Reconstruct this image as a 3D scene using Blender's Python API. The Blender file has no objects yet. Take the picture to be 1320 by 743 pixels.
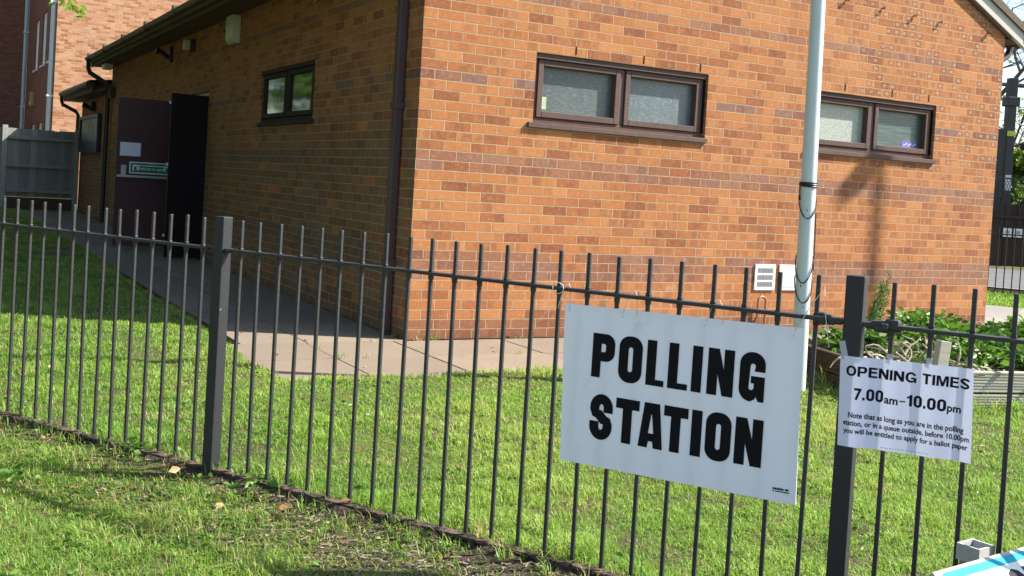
import bpy, bmesh, math, random
import numpy as np
from mathutils import Vector, Matrix
R = math.radians
random.seed(7); rng = np.random.default_rng(11)
S = bpy.context.scene
COL = S.collection

# ------------------------------------------------------------------ camera
cam = bpy.data.cameras.new('camera'); camo = bpy.data.objects.new('camera', cam); COL.objects.link(camo)
A_, B_, G_ = 0.497686, -0.026842, 0.060029
fwd = Vector((math.sin(A_)*math.cos(B_), math.cos(A_)*math.cos(B_), math.sin(B_)))
r0 = Vector((math.cos(A_), -math.sin(A_), 0)); u0 = r0.cross(fwd)
rgt = r0*math.cos(G_) + u0*math.sin(G_); upv = -r0*math.sin(G_) + u0*math.cos(G_)
CAM = Vector((-3.23843, -7.15612, 1.19506))
M4 = Matrix((rgt, upv, -fwd)).transposed().to_4x4(); M4.translation = CAM
camo.matrix_world = M4
cam.sensor_width = 36; cam.lens = 36*1361.2/1320; cam.shift_x = (660-631.07)/1320; cam.shift_y = (274-371.5)/1320
cam.clip_end = 600; cam.clip_start = 0.05
S.camera = camo

# ------------------------------------------------------------------ light
SUN_EL = R(43); SH = Vector((-0.912, 0.41, 0)).normalized()      # SH: where shadows run on the ground
sun_dir = Vector((-SH.x*math.cos(SUN_EL), -SH.y*math.cos(SUN_EL), math.sin(SUN_EL)))
W = bpy.data.worlds.new('World'); S.world = W; W.use_nodes = True
nt = W.node_tree; nt.nodes.clear()
wo = nt.nodes.new('ShaderNodeOutputWorld'); bg = nt.nodes.new('ShaderNodeBackground'); sk = nt.nodes.new('ShaderNodeTexSky')
sk.sky_type = 'NISHITA'; sk.sun_disc = False; sk.sun_elevation = SUN_EL; sk.sun_rotation = math.atan2(sun_dir.x, sun_dir.y)
sk.air_density = 1.0; sk.dust_density = 1.2; sk.ozone_density = 1.0
bg.inputs[1].default_value = 0.085
nt.links.new(sk.outputs[0], bg.inputs[0]); nt.links.new(bg.outputs[0], wo.inputs[0])
sl = bpy.data.lights.new('sun', 'SUN'); sl.energy = 4.3; sl.angle = R(0.53); sl.color = (1.0, 0.94, 0.84)
slo = bpy.data.objects.new('sun', sl); COL.objects.link(slo)
slo.rotation_euler = sun_dir.to_track_quat('Z', 'Y').to_euler(); slo.location = (20, -10, 25)
S.view_settings.view_transform = 'Standard'; S.view_settings.look = 'None'
S.view_settings.exposure = 1.58; S.view_settings.gamma = 1

# ------------------------------------------------------------------ helpers
def thing(name, label, cat, loc=(0, 0, 0), group=None, rz=0):
    o = bpy.data.objects.new(name, None); COL.objects.link(o); o.location = loc; o.rotation_euler = (0, 0, rz)
    o.empty_display_size = 0.2
    return tag(o, label, cat, group)
def tag(o, label, cat, group=None):
    o['label'] = label; o['category'] = cat
    if group: o['group'] = group
    return o
def kind(o, k): o['kind'] = k; return o
def smooth(me, ang=35):
    me.polygons.foreach_set('use_smooth', [True]*len(me.polygons))
    try: me.set_sharp_from_angle(angle=R(ang))
    except Exception: pass
def obj(name, bm, mat, parent=None, sm=False, world=True):
    me = bpy.data.meshes.new(name); bmesh.ops.recalc_face_normals(bm, faces=bm.faces); bm.to_mesh(me); bm.free()
    if sm: smooth(me)
    return link(name, me, mat, parent, world)
def link(name, me, mat, parent=None, world=True):
    o = bpy.data.objects.new(name, me); COL.objects.link(o)
    for m in (mat if isinstance(mat, (list, tuple)) else [mat]): me.materials.append(m)
    if parent:
        o.parent = parent
        if world:   # shapes are written in world coordinates; bring them into the parent's frame
            par = parent; mat_ = Matrix.Identity(4)
            while par: mat_ = (Matrix.Translation(par.location) @ par.rotation_euler.to_matrix().to_4x4()) @ mat_; par = par.parent
            me.transform(mat_.inverted())
    return o
def dupe(o, loc, parent=None, label=None):
    c = o.copy(); COL.objects.link(c); c.location = loc
    if parent: c.parent = parent
    if label: c['label'] = label
    return c
def bx(bm, c, s, ax=None, bev=0.0):
    """box centred at c, size s, optional 3 axes"""
    X, Y, Z = ax if ax else (Vector((1, 0, 0)), Vector((0, 1, 0)), Vector((0, 0, 1)))
    c = Vector(c); vs = []
    for i in (-.5, .5):
        for j in (-.5, .5):
            for k in (-.5, .5): vs.append(bm.verts.new(c + X*i*s[0] + Y*j*s[1] + Z*k*s[2]))
    fs = [(0, 1, 3, 2), (4, 6, 7, 5), (0, 4, 5, 1), (2, 3, 7, 6), (0, 2, 6, 4), (1, 5, 7, 3)]
    F = [bm.faces.new([vs[i] for i in f]) for f in fs]
    if bev:
        es = list({e for f in F for e in f.edges})
        bmesh.ops.bevel(bm, geom=es, offset=bev, segments=2, affect='EDGES', profile=.6)
def box(x0, x1, y0, y1, z0, z1, bm=None, bev=0):
    bm = bm or bmesh.new(); bx(bm, ((x0+x1)/2, (y0+y1)/2, (z0+z1)/2), (x1-x0, y1-y0, z1-z0), bev=bev); return bm
def tube(bm, pts, rad, n=8, cap=True):
    pts = [Vector(p) for p in pts]; rad = rad if isinstance(rad, (list, tuple)) else [rad]*len(pts)
    rings = []; up = None
    for i, p in enumerate(pts):
        d = (pts[min(i+1, len(pts)-1)] - pts[max(i-1, 0)]).normalized()
        if up is None:
            up = d.orthogonal().normalized()
        up = (up - d*up.dot(d));
        up = up.normalized() if up.length > 1e-6 else d.orthogonal().normalized()
        s = d.cross(up)
        rings.append([bm.verts.new(p + (up*math.cos(a) + s*math.sin(a))*rad[i]) for a in [2*math.pi*k/n for k in range(n)]])
    for a, b in zip(rings, rings[1:]):
        for k in range(n): bm.faces.new((a[k], a[(k+1) % n], b[(k+1) % n], b[k]))
    if cap:
        bm.faces.new(rings[0][::-1]); bm.faces.new(rings[-1])
    return bm
def arc(c, r, a0, a1, n):
    return [(c[0]+r*math.cos(R(a0+(a1-a0)*i/n)), c[1]+r*math.sin(R(a0+(a1-a0)*i/n))) for i in range(n+1)]
def slab(outline, holes, mapf, th):
    """extruded polygon with holes. 2D points -> mapf(u, v, d), d = 0 .. th"""
    bm = bmesh.new(); loops = [outline] + holes; front = []; back = []
    for L in loops:
        front.append([bm.verts.new(mapf(u, v, 0)) for u, v in L]); back.append([bm.verts.new(mapf(u, v, th)) for u, v in L])
    for LL in (front, back):
        es = []
        for L in LL:
            for i in range(len(L)): es.append(bm.edges.new((L[i], L[(i+1) % len(L)])))
        bmesh.ops.triangle_fill(bm, edges=es, use_beauty=True)
    for F, K in zip(front, back):
        for i in range(len(F)): j = (i+1) % len(F); bm.faces.new((F[i], F[j], K[j], K[i]))
    return bm
def rect(x0, y0, x1, y1): return [(x0, y0), (x1, y0), (x1, y1), (x0, y1)]
def rrect(x0, y0, x1, y1, r, n=8):
    if not isinstance(r, (list, tuple)): r = [r]*4
    p = []
    for (cx, cy, a), q in zip(((x1, y0, -90), (x1, y1, 0), (x0, y1, 90), (x0, y0, 180)), r):
        sx = -1 if cx == x1 else 1; sy = 1 if cy == y0 else -1
        p += arc((cx+sx*q, cy+sy*q), q, a, a+90, n) if q else [(cx, cy)]
    return p
def curve_mesh(name, loops, mapf):
    """flat filled letters from closed loops (even-odd holes)"""
    cu = bpy.data.curves.new(name, 'CURVE'); cu.dimensions = '2D'; cu.fill_mode = 'BOTH'; cu.extrude = .0
    for L in loops:
        sp = cu.splines.new('POLY'); sp.points.add(len(L)-1); sp.use_cyclic_u = True
        for i, (x, y) in enumerate(L): sp.points[i].co = (x*100, y*100, 0, 1)
    o = bpy.data.objects.new(name, cu); me = bpy.data.meshes.new_from_object(o)
    bpy.data.objects.remove(o)
    for v in me.vertices: v.co = mapf(v.co.x/100, v.co.y/100)
    return me
def text_mesh(name, txt, x0, x1, y0, y1, mapf, bold=.02):
    """built-in font, fitted to the box x0..x1, y0..y1"""
    cu = bpy.data.curves.new(name, 'FONT'); cu.body = txt; cu.size = 1; cu.offset = bold; cu.fill_mode = 'FRONT'; cu.resolution_u = 3
    o = bpy.data.objects.new(name, cu); me = bpy.data.meshes.new_from_object(o); bpy.data.objects.remove(o)
    xs = [v.co.x for v in me.vertices]; ys = [v.co.y for v in me.vertices]
    a, b, c, d = min(xs), max(xs), min(ys), max(ys)
    for v in me.vertices: v.co = mapf(x0+(v.co.x-a)/(b-a)*(x1-x0), y0+(v.co.y-c)/(d-c)*(y1-y0))
    return me
def join_meshes(name, mes):
    bm = bmesh.new()
    for m in mes: bm.from_mesh(m); bpy.data.meshes.remove(m)
    me = bpy.data.meshes.new(name); bm.to_mesh(me); bm.free(); return me

# ------------------------------------------------------------------ materials
class NT:
    def __init__(s, name):
        s.m = bpy.data.materials.new(name); s.m.use_nodes = True; s.t = s.m.node_tree; s.t.nodes.clear()
        s.out = s.n('ShaderNodeOutputMaterial')
    def n(s, typ, **kw):
        x = s.t.nodes.new(typ)
        for k, v in kw.items(): setattr(x, k, v)
        return x
    def l(s, a, b): s.t.links.new(a, b)
    def put(s, inp, v):
        if isinstance(v, bpy.types.NodeSocket): s.l(v, inp)
        elif v is not None:
            if isinstance(v, (tuple, list)) and len(v) == 3 and inp.type == 'RGBA': v = (*v, 1)
            inp.default_value = v
    def ma(s, op, a, b=None, c=None, clamp=False):
        x = s.n('ShaderNodeMath', operation=op, use_clamp=clamp); s.put(x.inputs[0], a)
        if b is not None: s.put(x.inputs[1], b)
        if c is not None: s.put(x.inputs[2], c)
        return x.outputs[0]
    def mix(s, f, a, b, mode='MIX'):
        x = s.n('ShaderNodeMix', data_type='RGBA', blend_type=mode, clamp_factor=True)
        s.put(x.inputs[0], f); s.put(x.inputs[6], a); s.put(x.inputs[7], b); return x.outputs[2]
    def ramp(s, f, stops, interp='LINEAR'):
        x = s.n('ShaderNodeValToRGB'); cr = x.color_ramp; cr.interpolation = interp
        while len(cr.elements) < len(stops): cr.elements.new(.5)
        for e, (p, c) in zip(cr.elements, stops): e.position = p; e.color = (*c, 1) if len(c) == 3 else c
        s.put(x.inputs[0], f); return x.outputs[0]
    def coord(s, w='Object'): return s.n('ShaderNodeTexCoord').outputs[w]
    def noise(s, sc, det=4, rough=.55, vec=None, mult=None):
        x = s.n('ShaderNodeTexNoise'); x.inputs['Scale'].default_value = sc; x.inputs['Detail'].default_value = det; x.inputs['Roughness'].default_value = rough
        v = vec or s.coord()
        if mult:
            mp = s.n('ShaderNodeMapping'); mp.inputs['Scale'].default_value = mult; s.l(v, mp.inputs[0]); v = mp.outputs[0]
        s.l(v, x.inputs['Vector']); return x.outputs['Fac']
    def smst(s, v, a, b):
        x = s.n('ShaderNodeMapRange', interpolation_type='SMOOTHSTEP'); s.put(x.inputs[0], v); x.inputs[1].default_value = a; x.inputs[2].default_value = b; return x.outputs[0]
    def xyz(s, v): x = s.n('ShaderNodeSeparateXYZ'); s.l(v, x.inputs[0]); return x.outputs
    def comb(s, x, y, z=0.0): c = s.n('ShaderNodeCombineXYZ'); s.put(c.inputs[0], x); s.put(c.inputs[1], y); s.put(c.inputs[2], z); return c.outputs[0]
    def wn(s, v): x = s.n('ShaderNodeTexWhiteNoise', noise_dimensions='3D'); s.l(v, x.inputs['Vector']); return x.outputs['Value']
    def bump(s, h, dist=.01, st=1.0):
        x = s.n('ShaderNodeBump'); x.inputs['Strength'].default_value = st; x.inputs['Distance'].default_value = dist; s.l(h, x.inputs['Height']); return x.outputs[0]
    def pbr(s, col, rough=.6, metal=0.0, nrm=None, spec=.5, **kw):
        p = s.n('ShaderNodeBsdfPrincipled'); s.put(p.inputs['Base Color'], col); s.put(p.inputs['Roughness'], rough); s.put(p.inputs['Metallic'], metal)
        s.put(p.inputs['Specular IOR Level'], spec)
        if nrm: s.l(nrm, p.inputs['Normal'])
        s.l(p.outputs[0], s.out.inputs[0]); return p
def plain(name, col, rough=.6, metal=0, var=.25, sc=12, bump=.0, spec=.5, mult=None):
    t = NT(name); n = t.noise(sc, 5, .6, mult=mult)
    c = t.mix(n, tuple(x*(1-var) for x in col), tuple(min(1, x*(1+var)) for x in col))
    t.pbr(c, rough, metal, t.bump(t.noise(sc*4, 4, .6, mult=mult), bump) if bump else None, spec); return t.m

def brick_mat(name, cols, band, base, mortar, marks=1.0):
    t = NT(name); p = t.coord(); x, y, z = t.xyz(p)
    nx, ny, nz = t.xyz(t.n('ShaderNodeNewGeometry').outputs['True Normal'])
    side = t.ma('GREATER_THAN', t.ma('ABSOLUTE', nx), .7)
    wob = t.ma('MULTIPLY', t.ma('SUBTRACT', t.noise(3.0, 2, .5), .5), .006)
    u = t.ma('ADD', t.ma('MULTIPLY', y, side), t.ma('MULTIPLY', x, t.ma('SUBTRACT', 1.0, side)))
    zz = t.ma('DIVIDE', t.ma('ADD', z, wob), .075); row = t.ma('FLOOR', zz); fz = t.ma('FRACT', zz)
    odd = t.ma('MODULO', t.ma('ADD', row, 200.0), 2.0); even = t.ma('SUBTRACT', 1.0, odd)
    sh = t.ma('ABSOLUTE', t.ma('SUBTRACT', even, side))
    uu = t.ma('ADD', t.ma('DIVIDE', t.ma('ADD', u, wob), .225), t.ma('MULTIPLY', sh, .5))
    # uneven joints: nudge each course a little
    uu = t.ma('ADD', uu, t.ma('MULTIPLY', t.ma('SUBTRACT', t.wn(t.comb(row, 3.0, 9.0)), .5), .05))
    col = t.ma('FLOOR', uu); fu = t.ma('FRACT', uu)
    r1 = t.wn(t.comb(col, row, 0.0)); r2 = t.wn(t.comb(col, row, 5.0)); r3 = t.wn(t.comb(col, row, 11.0))
    du = t.ma('MULTIPLY', t.ma('SUBTRACT', .5, t.ma('ABSOLUTE', t.ma('SUBTRACT', fu, .5))), .225)
    dz = t.ma('MULTIPLY', t.ma('SUBTRACT', .5, t.ma('ABSOLUTE', t.ma('SUBTRACT', fz, .5))), .075)
    edge = t.ma('MINIMUM', du, dz)
    edge = t.ma('ADD', edge, t.ma('MULTIPLY', t.ma('SUBTRACT', t.noise(42, 4, .7), .5), .0062))
    brk = t.smst(edge, .0024, .0046)
    c = t.ramp(r1, [(i/(len(cols)-1), k) for i, k in enumerate(cols)])
    # coloured courses
    def rows(lst):
        m = None
        for k in lst:
            e = t.ma('COMPARE', row, float(k), .3); m = e if m is None else t.ma('ADD', m, e)
        return m
    bc = t.ramp(r2, [(0, band[0]), (.3, band[1]), (.55, band[2]), (1, band[3])], 'CONSTANT')
    c = t.mix(t.ma('MULTIPLY', rows((6, 7, 8, 17, 18, 35)), t.ma('GREATER_THAN', r3, .12)), c, t.mix(.72, c, bc))
    c = t.mix(t.ma('MULTIPLY', rows((26,)), t.ma('GREATER_THAN', r3, .45)), c, bc)
    c = t.mix(t.ma('MULTIPLY', t.ma('LESS_THAN', row, 2.0), .9), c, t.ramp(r2, [(0, base[0]), (1, base[1])]))
    # kiss marks from the kiln
    cu = t.ma('ADD', t.ma('MULTIPLY', uu, 2.1), t.ma('MULTIPLY', t.wn(t.comb(row, 1.0, 2.0)), 3.0)); cf = t.ma('FRACT', cu); ci = t.ma('FLOOR', cu)
    q = t.wn(t.comb(ci, row, 21.0)); q2 = t.wn(t.comb(ci, row, 33.0))
    d = t.ma('MAXIMUM', t.ma('ABSOLUTE', t.ma('SUBTRACT', cf, .5)), t.ma('MULTIPLY', t.ma('ABSOLUTE', t.ma('SUBTRACT', fz, .5)), 1.05))
    d = t.ma('ADD', d, t.ma('MULTIPLY', t.ma('SUBTRACT', t.noise(45, 2, .5), .5), .16))
    zr = t.ma('MULTIPLY', t.smst(x, 3.9, 5.0), t.smst(z, 1.2, 1.9)); zone = t.ma('MAXIMUM', t.ma('MULTIPLY', t.smst(t.noise(.55, 2, .5), .38, .62), .8), zr)
    on = t.ma('MULTIPLY', t.ma('GREATER_THAN', q, t.ma('SUBTRACT', .80, t.ma('MULTIPLY', zone, .42))), marks)
    blot = t.ma('MULTIPLY', t.ma('SUBTRACT', 1.0, t.smst(t.ma('SUBTRACT', d, t.ma('MULTIPLY', q2, .10)), .27, .38)), on)
    c = t.mix(t.ma('MULTIPLY', blot, t.ma('ADD', t.ma('ADD', .28, t.ma('MULTIPLY', zr, .3)), t.ma('MULTIPLY', q2, .45))), c, t.mix(.6, c, (.14, .05, .028)))
    core = t.ma('MULTIPLY', t.ma('MULTIPLY', t.ma('SUBTRACT', 1.0, t.smst(d, .15, .26)), on), t.ma('MULTIPLY', t.ma('GREATER_THAN', q2, .45), zr))
    c = t.mix(t.ma('MULTIPLY', core, .5), c, (.46, .33, .24))
    # sandy grain, pits, soot
    c = t.mix(t.ma('MULTIPLY', t.smst(t.noise(30, 5, .7), .48, .68), .45), c, t.mix(.5, c, (.66, .36, .17)))
    c = t.mix(t.ma('MULTIPLY', t.smst(t.noise(24, 5, .7, mult=None), .54, .70), .40), c, t.mix(1.0, c, (.62, .52, .48), 'MULTIPLY'))
    c = t.mix(t.ma('MULTIPLY', t.smst(t.noise(70, 4, .7), .64, .74), .85), c, (.05, .025, .015))
    eff = t.ma('MULTIPLY', t.smst(t.noise(1.3, 5, .65), .60, .78), t.smst(t.noise(14, 4, .6), .45, .7))
    c = t.mix(t.ma('MULTIPLY', eff, .45), c, (.62, .50, .42))
    damp = t.ma('MULTIPLY', t.smst(t.ma('ADD', z, t.ma('MULTIPLY', t.noise(2.2, 4, .6), .5)), .62, .12), .55)
    soot = t.smst(t.noise(.9, 6, .68, mult=(1, 1, .6)), .52, .72)
    # olive-brown tone on random bricks, stronger low on the x-facing walls
    olive = t.ma('MULTIPLY', t.ma('MULTIPLY', side, t.smst(t.ma('ADD', z, t.ma('MULTIPLY', t.noise(.8, 5, .65), 1.6)), 3.1, 1.9)), t.ma('MULTIPLY', t.ma('GREATER_THAN', t.ma('ADD', r2, t.noise(1.5, 3, .6)), .62), .62))
    c = t.mix(olive, c, t.mix(r3, (.115, .088, .056), (.185, .145, .088)))
    c = t.mix(t.ma('MULTIPLY', damp, .6), c, t.mix(1.0, c, (.62, .58, .52), 'MULTIPLY'))
    c = t.mix(t.ma('MULTIPLY', soot, .5), c, t.mix(1.0, c, (.70, .68, .66), 'MULTIPLY'))
    mc = t.mix(t.noise(9, 5, .65), tuple(k*.62 for k in mortar), mortar)
    cc = t.mix(brk, mc, c)
    h = t.ma('ADD', t.ma('MULTIPLY', brk, 1.0), t.ma('ADD', t.ma('MULTIPLY', t.noise(120, 4, .7), .35), t.ma('MULTIPLY', t.ma('MULTIPLY', r3, brk), .5)))
    t.pbr(cc, .9, 0, t.bump(h, .0035, .9), .25); return t.m

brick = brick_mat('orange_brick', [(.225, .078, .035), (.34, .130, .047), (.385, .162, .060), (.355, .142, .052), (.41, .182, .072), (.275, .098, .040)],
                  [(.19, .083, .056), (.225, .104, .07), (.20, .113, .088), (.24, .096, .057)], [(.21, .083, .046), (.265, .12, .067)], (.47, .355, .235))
brick_far_sun = brick_mat('sunlit_far_brick', [(.30, .115, .056), (.41, .20, .11), (.46, .25, .145), (.49, .29, .175)], [(.40, .20, .12)]*4, [(.45, .24, .15)]*2, (.54, .44, .33), .5)  # tall building's brick, paled in colour for its sunlit front
brick_far_shade = brick_mat('shaded_far_brick', [(.16, .055, .035), (.22, .08, .05), (.26, .10, .06), (.19, .065, .04)], [(.2, .08, .05)]*4, [(.2, .08, .05)]*2, (.30, .22, .17), .5)  # same brick darkened in colour for the walls standing in shade

def wood_mat(name, a, b, sc=(6, 6, 60), rough=.75, bump=.004):
    t = NT(name); n = t.noise(1.0, 6, .65, mult=sc); n2 = t.noise(.8, 3, .5)
    c = t.mix(n, a, b); c = t.mix(t.ma('MULTIPLY', n2, .5), c, tuple(k*.6 for k in a)); c = t.mix(1.0, c, t.ramp(t.n('ShaderNodeNewGeometry').outputs['Random Per Island'], [(0, (.74, .74, .75)), (1, (1.12, 1.12, 1.1))]), 'MULTIPLY')
    t.pbr(c, rough, 0, t.bump(n, bump, .7), .3); return t.m
brown_frame = wood_mat('brown_stained_frame', (.085, .052, .045), (.16, .105, .09), (14, 14, 14))
fascia_wood = wood_mat('dark_fascia_paint', (.075, .055, .040), (.13, .10, .075), (3, 2, 9))
plum_door = plain('plum_door_paint', (.070, .026, .030), .6, 0, .25, 3, .001)
black_door = plain('dark_door_paint', (.012, .008, .010), .6, 0, .2, 3, spec=.15)
pipe_brown = plain('brown_plastic', (.068, .043, .045), .42, 0, .12, 5)
gutter_brown = plain('olive_brown_gutter', (.085, .068, .050), .5)
pipe_black = plain('black_plastic', (.018, .016, .016), .45)
white_plastic = plain('white_plastic', (.72, .72, .68), .45, 0, .08, 6)
cream_plastic = plain('cream_plastic', (.42, .44, .36), .5, 0, .1, 6)
grey_plastic = plain('weathered_grey_plastic', (.42, .42, .40), .6, 0, .2, 30, .001)
soffit_white = plain('white_soffit_board', (.43, .41, .375), .6, 0, .08, 4)
dark_metal = plain('dark_steel', (.03, .032, .034), .5, .2, .3, 8)
white_frame = plain('white_window_frame', (.86, .88, .86), .4, 0, .06, 8)
string_mat = plain('pale_string', (.62, .60, .52), .7)
tile_mat = plain('concrete_roof_tile', (.105, .08, .062), .9, 0, .45, 7, .004)
concrete = plain('concrete_base', (.30, .28, .25), .9, 0, .3, 9, .004)
interior = plain('dark_interior_paint', (.06, .05, .05), .9)

def fence_paint():
    t = NT('black_gloss_railing_paint'); n = t.noise(70, 4, .6); chip = t.smst(t.noise(38, 3, .6), .70, .74)
    c = t.mix(chip, (.010, .011, .013), (.11, .08, .055))
    t.pbr(c, t.ma('ADD', .50, t.ma('MULTIPLY', n, .2)), 0, t.bump(n, .0022, .8), .7); return t.m
rail_paint = fence_paint()
def post_paint():
    t = NT('black_satin_post_paint'); n = t.noise(60, 4, .6); chip = t.smst(t.noise(26, 3, .6), .72, .75)
    c = t.mix(chip, (.010, .011, .015), (.24, .23, .22))
    t.pbr(c, t.ma('ADD', .50, t.ma('MULTIPLY', n, .2)), 0, t.bump(n, .0012, .7), .55); return t.m
post_mat = post_paint()
def rust_flat():
    t = NT('rusty_flat_bar'); n = t.smst(t.noise(26, 5, .7), .42, .58)
    t.pbr(t.mix(n, (.02, .018, .017), (.12, .078, .058)), .8, 0, t.bump(t.noise(120, 4, .7), .002), .3); return t.m
rust = rust_flat()
def galv():
    t = NT('grey_green_column_paint'); n = t.noise(7, 5, .65, mult=(1, 1, .35)); ch = t.smst(t.noise(34, 3, .6, mult=(1, 1, .5)), .71, .735)
    c = t.mix(n, (.50, .55, .58), (.62, .67, .69)); c = t.mix(ch, c, (.06, .05, .045))
    t.pbr(c, .42, 0, t.bump(t.noise(40, 4, .6), .001), .5); return t.m
column_paint = galv()
def obscured(name, a, b, sc=1.0, mult=(20, 20, 75), st=.8):
    t = NT(name); n = t.noise(1.0, 4, .6, mult=mult); big = t.noise(1.6, 3, .55)
    c = t.mix(big, a, b); c = t.mix(t.ma('MULTIPLY', t.smst(n, .45, .70), .36), c, tuple(min(1, k*1.9) for k in b))
    t.pbr(c, .30, 0, t.bump(n, .003, st), .5); return t.m
glass_reed = obscured('reeded_obscure_glass', (.05, .07, .075), (.12, .145, .14))
glass_peb = obscured('pebbled_obscure_glass', (.085, .11, .12), (.14, .17, .18), mult=(58, 58, 58))
glass_pale = obscured('pale_obscure_glass', (.26, .30, .26), (.34, .37, .33), mult=(40, 40, 75))
glass_dark = obscured('dark_reeded_glass', (.035, .065, .06), (.10, .14, .135), mult=(5, 5, 70))
def clear_glass():
    t = NT('reflecting_window_glass'); t.pbr((.02, .035, .015), .06, 0, t.bump(t.noise(3, 2, .5), .004, .3), 1.0, **{}); return t.m
glass_clear = clear_glass()
glass_far = plain('pale_window_pane', (.72, .78, .74), .25, 0, .15, 2)

def board_mat():
    t = NT('white_sign_board'); n = t.noise(4, 5, .6); sc = t.smst(t.noise(34, 4, .7), .69, .76); st = t.smst(t.noise(9, 4, .65), .60, .74)
    c = t.mix(n, (.86, .865, .94), (.90, .905, .965)); c = t.mix(t.ma('MULTIPLY', st, .22), c, (.40, .42, .44)); c = t.mix(t.ma('MULTIPLY', sc, .45), c, (.22, .23, .25))
    p = t.pbr(c, .42, 0, t.bump(t.noise(8, 3, .5), .001), .4)
    tr = t.n('ShaderNodeBsdfTranslucent'); t.l(c, tr.inputs[0]); mx = t.n('ShaderNodeMixShader'); mx.inputs[0].default_value = .10
    t.l(p.outputs[0], mx.inputs[1]); t.l(tr.outputs[0], mx.inputs[2]); t.l(mx.outputs[0], t.out.inputs[0]); return t.m
board_white = board_mat()
def paper_mat(name='white_paper', k=.32):
    t = NT(name); c = (.80, .81, .99)
    p = t.pbr(c, .5, 0, None, .3); tr = t.n('ShaderNodeBsdfTranslucent'); tr.inputs[0].default_value = (.76, .78, .97, 1)
    mx = t.n('ShaderNodeMixShader'); mx.inputs[0].default_value = k; t.l(p.outputs[0], mx.inputs[1]); t.l(tr.outputs[0], mx.inputs[2]); t.l(mx.outputs[0], t.out.inputs[0]); return t.m
paper = paper_mat('white_paper', .13); paper_plain = paper_mat('notice_paper', .0)
ink = plain('black_ink', (.006, .006, .008), .6, 0, .15, 30, spec=.12)
ink_navy = plain('navy_ink', (.008, .009, .022), .6, spec=.12)
grey_ink = plain('grey_print', (.25, .26, .28), .7)
green_vinyl = plain('green_vinyl', (.012, .20, .12), .5)
pale_vinyl = plain('pale_vinyl', (.80, .88, .84), .5)
cyan_vinyl = plain('cyan_vinyl', (.0, .33, .46), .6, 0, .05, spec=.15)
purple_sticker = plain('purple_sticker', (.16, .13, .42), .5)
cable_mat = plain('black_cable', (.012, .012, .012), .5)
navy = plain('navy_board', (.03, .035, .075), .4)
poster_mat = plain('faded_poster', (.16, .20, .17), .4, 0, .6, 9)
grey_timber = wood_mat('grey_weathered_timber', (.24, .25, .24), (.42, .43, .41), (22, 22, 2.2))
pale_timber = wood_mat('pale_weathered_decking', (.40, .375, .31), (.58, .55, .47), (3, 3, 40))
brown_timber = wood_mat('brown_shade_timber', (.065, .045, .033), (.12, .088, .065), (3, 3, 40))  # brown boards; also carries the shade on the planter's left side
dark_timber = wood_mat('dark_brown_boarding', (.022, .015, .012), (.055, .038, .03), (30, 30, 2))
bark = wood_mat('tree_bark', (.09, .075, .06), (.17, .145, .12), (20, 20, 4))
twig_grey = wood_mat('pale_dry_twig', (.30, .25, .19), (.46, .40, .32), (30, 30, 30))

def leaf_mat(name, stops, trans=.35, rough=.5):
    t = NT(name); a = t.n('ShaderNodeAttribute', attribute_name='rnd'); c = t.ramp(a.outputs['Fac'], stops)
    p = t.pbr(c, rough, 0, None, .35); tr = t.n('ShaderNodeBsdfTranslucent'); t.l(t.mix(.5, c, t.mix(1.0, c, (1.5, 1.6, .7), 'MULTIPLY')), tr.inputs[0])
    mx = t.n('ShaderNodeMixShader'); mx.inputs[0].default_value = trans; t.l(p.outputs[0], mx.inputs[1]); t.l(tr.outputs[0], mx.inputs[2]); t.l(mx.outputs[0], t.out.inputs[0]); return t.m
grass_mat = leaf_mat('grass_blades', [(0, (.060, .140, .026)), (.3, (.150, .288, .045)), (.58, (.238, .378, .066)), (.80, (.350, .440, .112)), (.90, (.44, .40, .18)), (1, (.48, .36, .20))], .42)
shrub_leaf = leaf_mat('planter_leaves', [(0, (.03, .085, .014)), (.5, (.085, .19, .025)), (1, (.16, .27, .05))], .3, .4)
tree_leaf = leaf_mat('fresh_tree_leaves', [(0, (.06, .12, .015)), (.5, (.14, .23, .025)), (1, (.24, .32, .05))], .4)
reflect_leaf = leaf_mat('garden_tree_leaves', [(0, (.03, .08, .012)), (.5, (.08, .16, .02)), (1, (.15, .24, .03))], .35)
dry_leaf = leaf_mat('fallen_leaves', [(0, (.16, .07, .03)), (.5, (.30, .15, .07)), (1, (.42, .26, .13))], .1)
def ground_mat():
    t = NT('soil_and_turf'); a = t.noise(1.2, 5, .6); b = t.noise(30, 6, .7); c = t.noise(7, 4, .6)
    turf = t.mix(b, (.050, .070, .016), (.140, .150, .045)); soil = t.mix(b, (.030, .021, .014), (.13, .095, .065))
    cc = t.mix(t.smst(t.ma('ADD', t.ma('MULTIPLY', a, .5), t.ma('MULTIPLY', c, .5)), .47, .58), turf, soil)
    t.pbr(cc, .95, 0, t.bump(b, .02, .8), .2); return t.m
def soil_mat():
    t = NT('dry_soil_litter'); b = t.noise(45, 6, .75); c = t.noise(130, 4, .7); v = t.n('ShaderNodeTexVoronoi'); v.inputs['Scale'].default_value = 70; t.l(t.coord(), v.inputs[0])
    cc = t.mix(b, (.026, .018, .013), (.15, .115, .085)); cc = t.mix(t.smst(c, .6, .75), cc, (.28, .22, .16)); 
    t.pbr(cc, .95, 0, t.bump(t.ma('ADD', b, t.ma('MULTIPLY', v.outputs['Distance'], .6)), .03, 1), .2); return t.m
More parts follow.
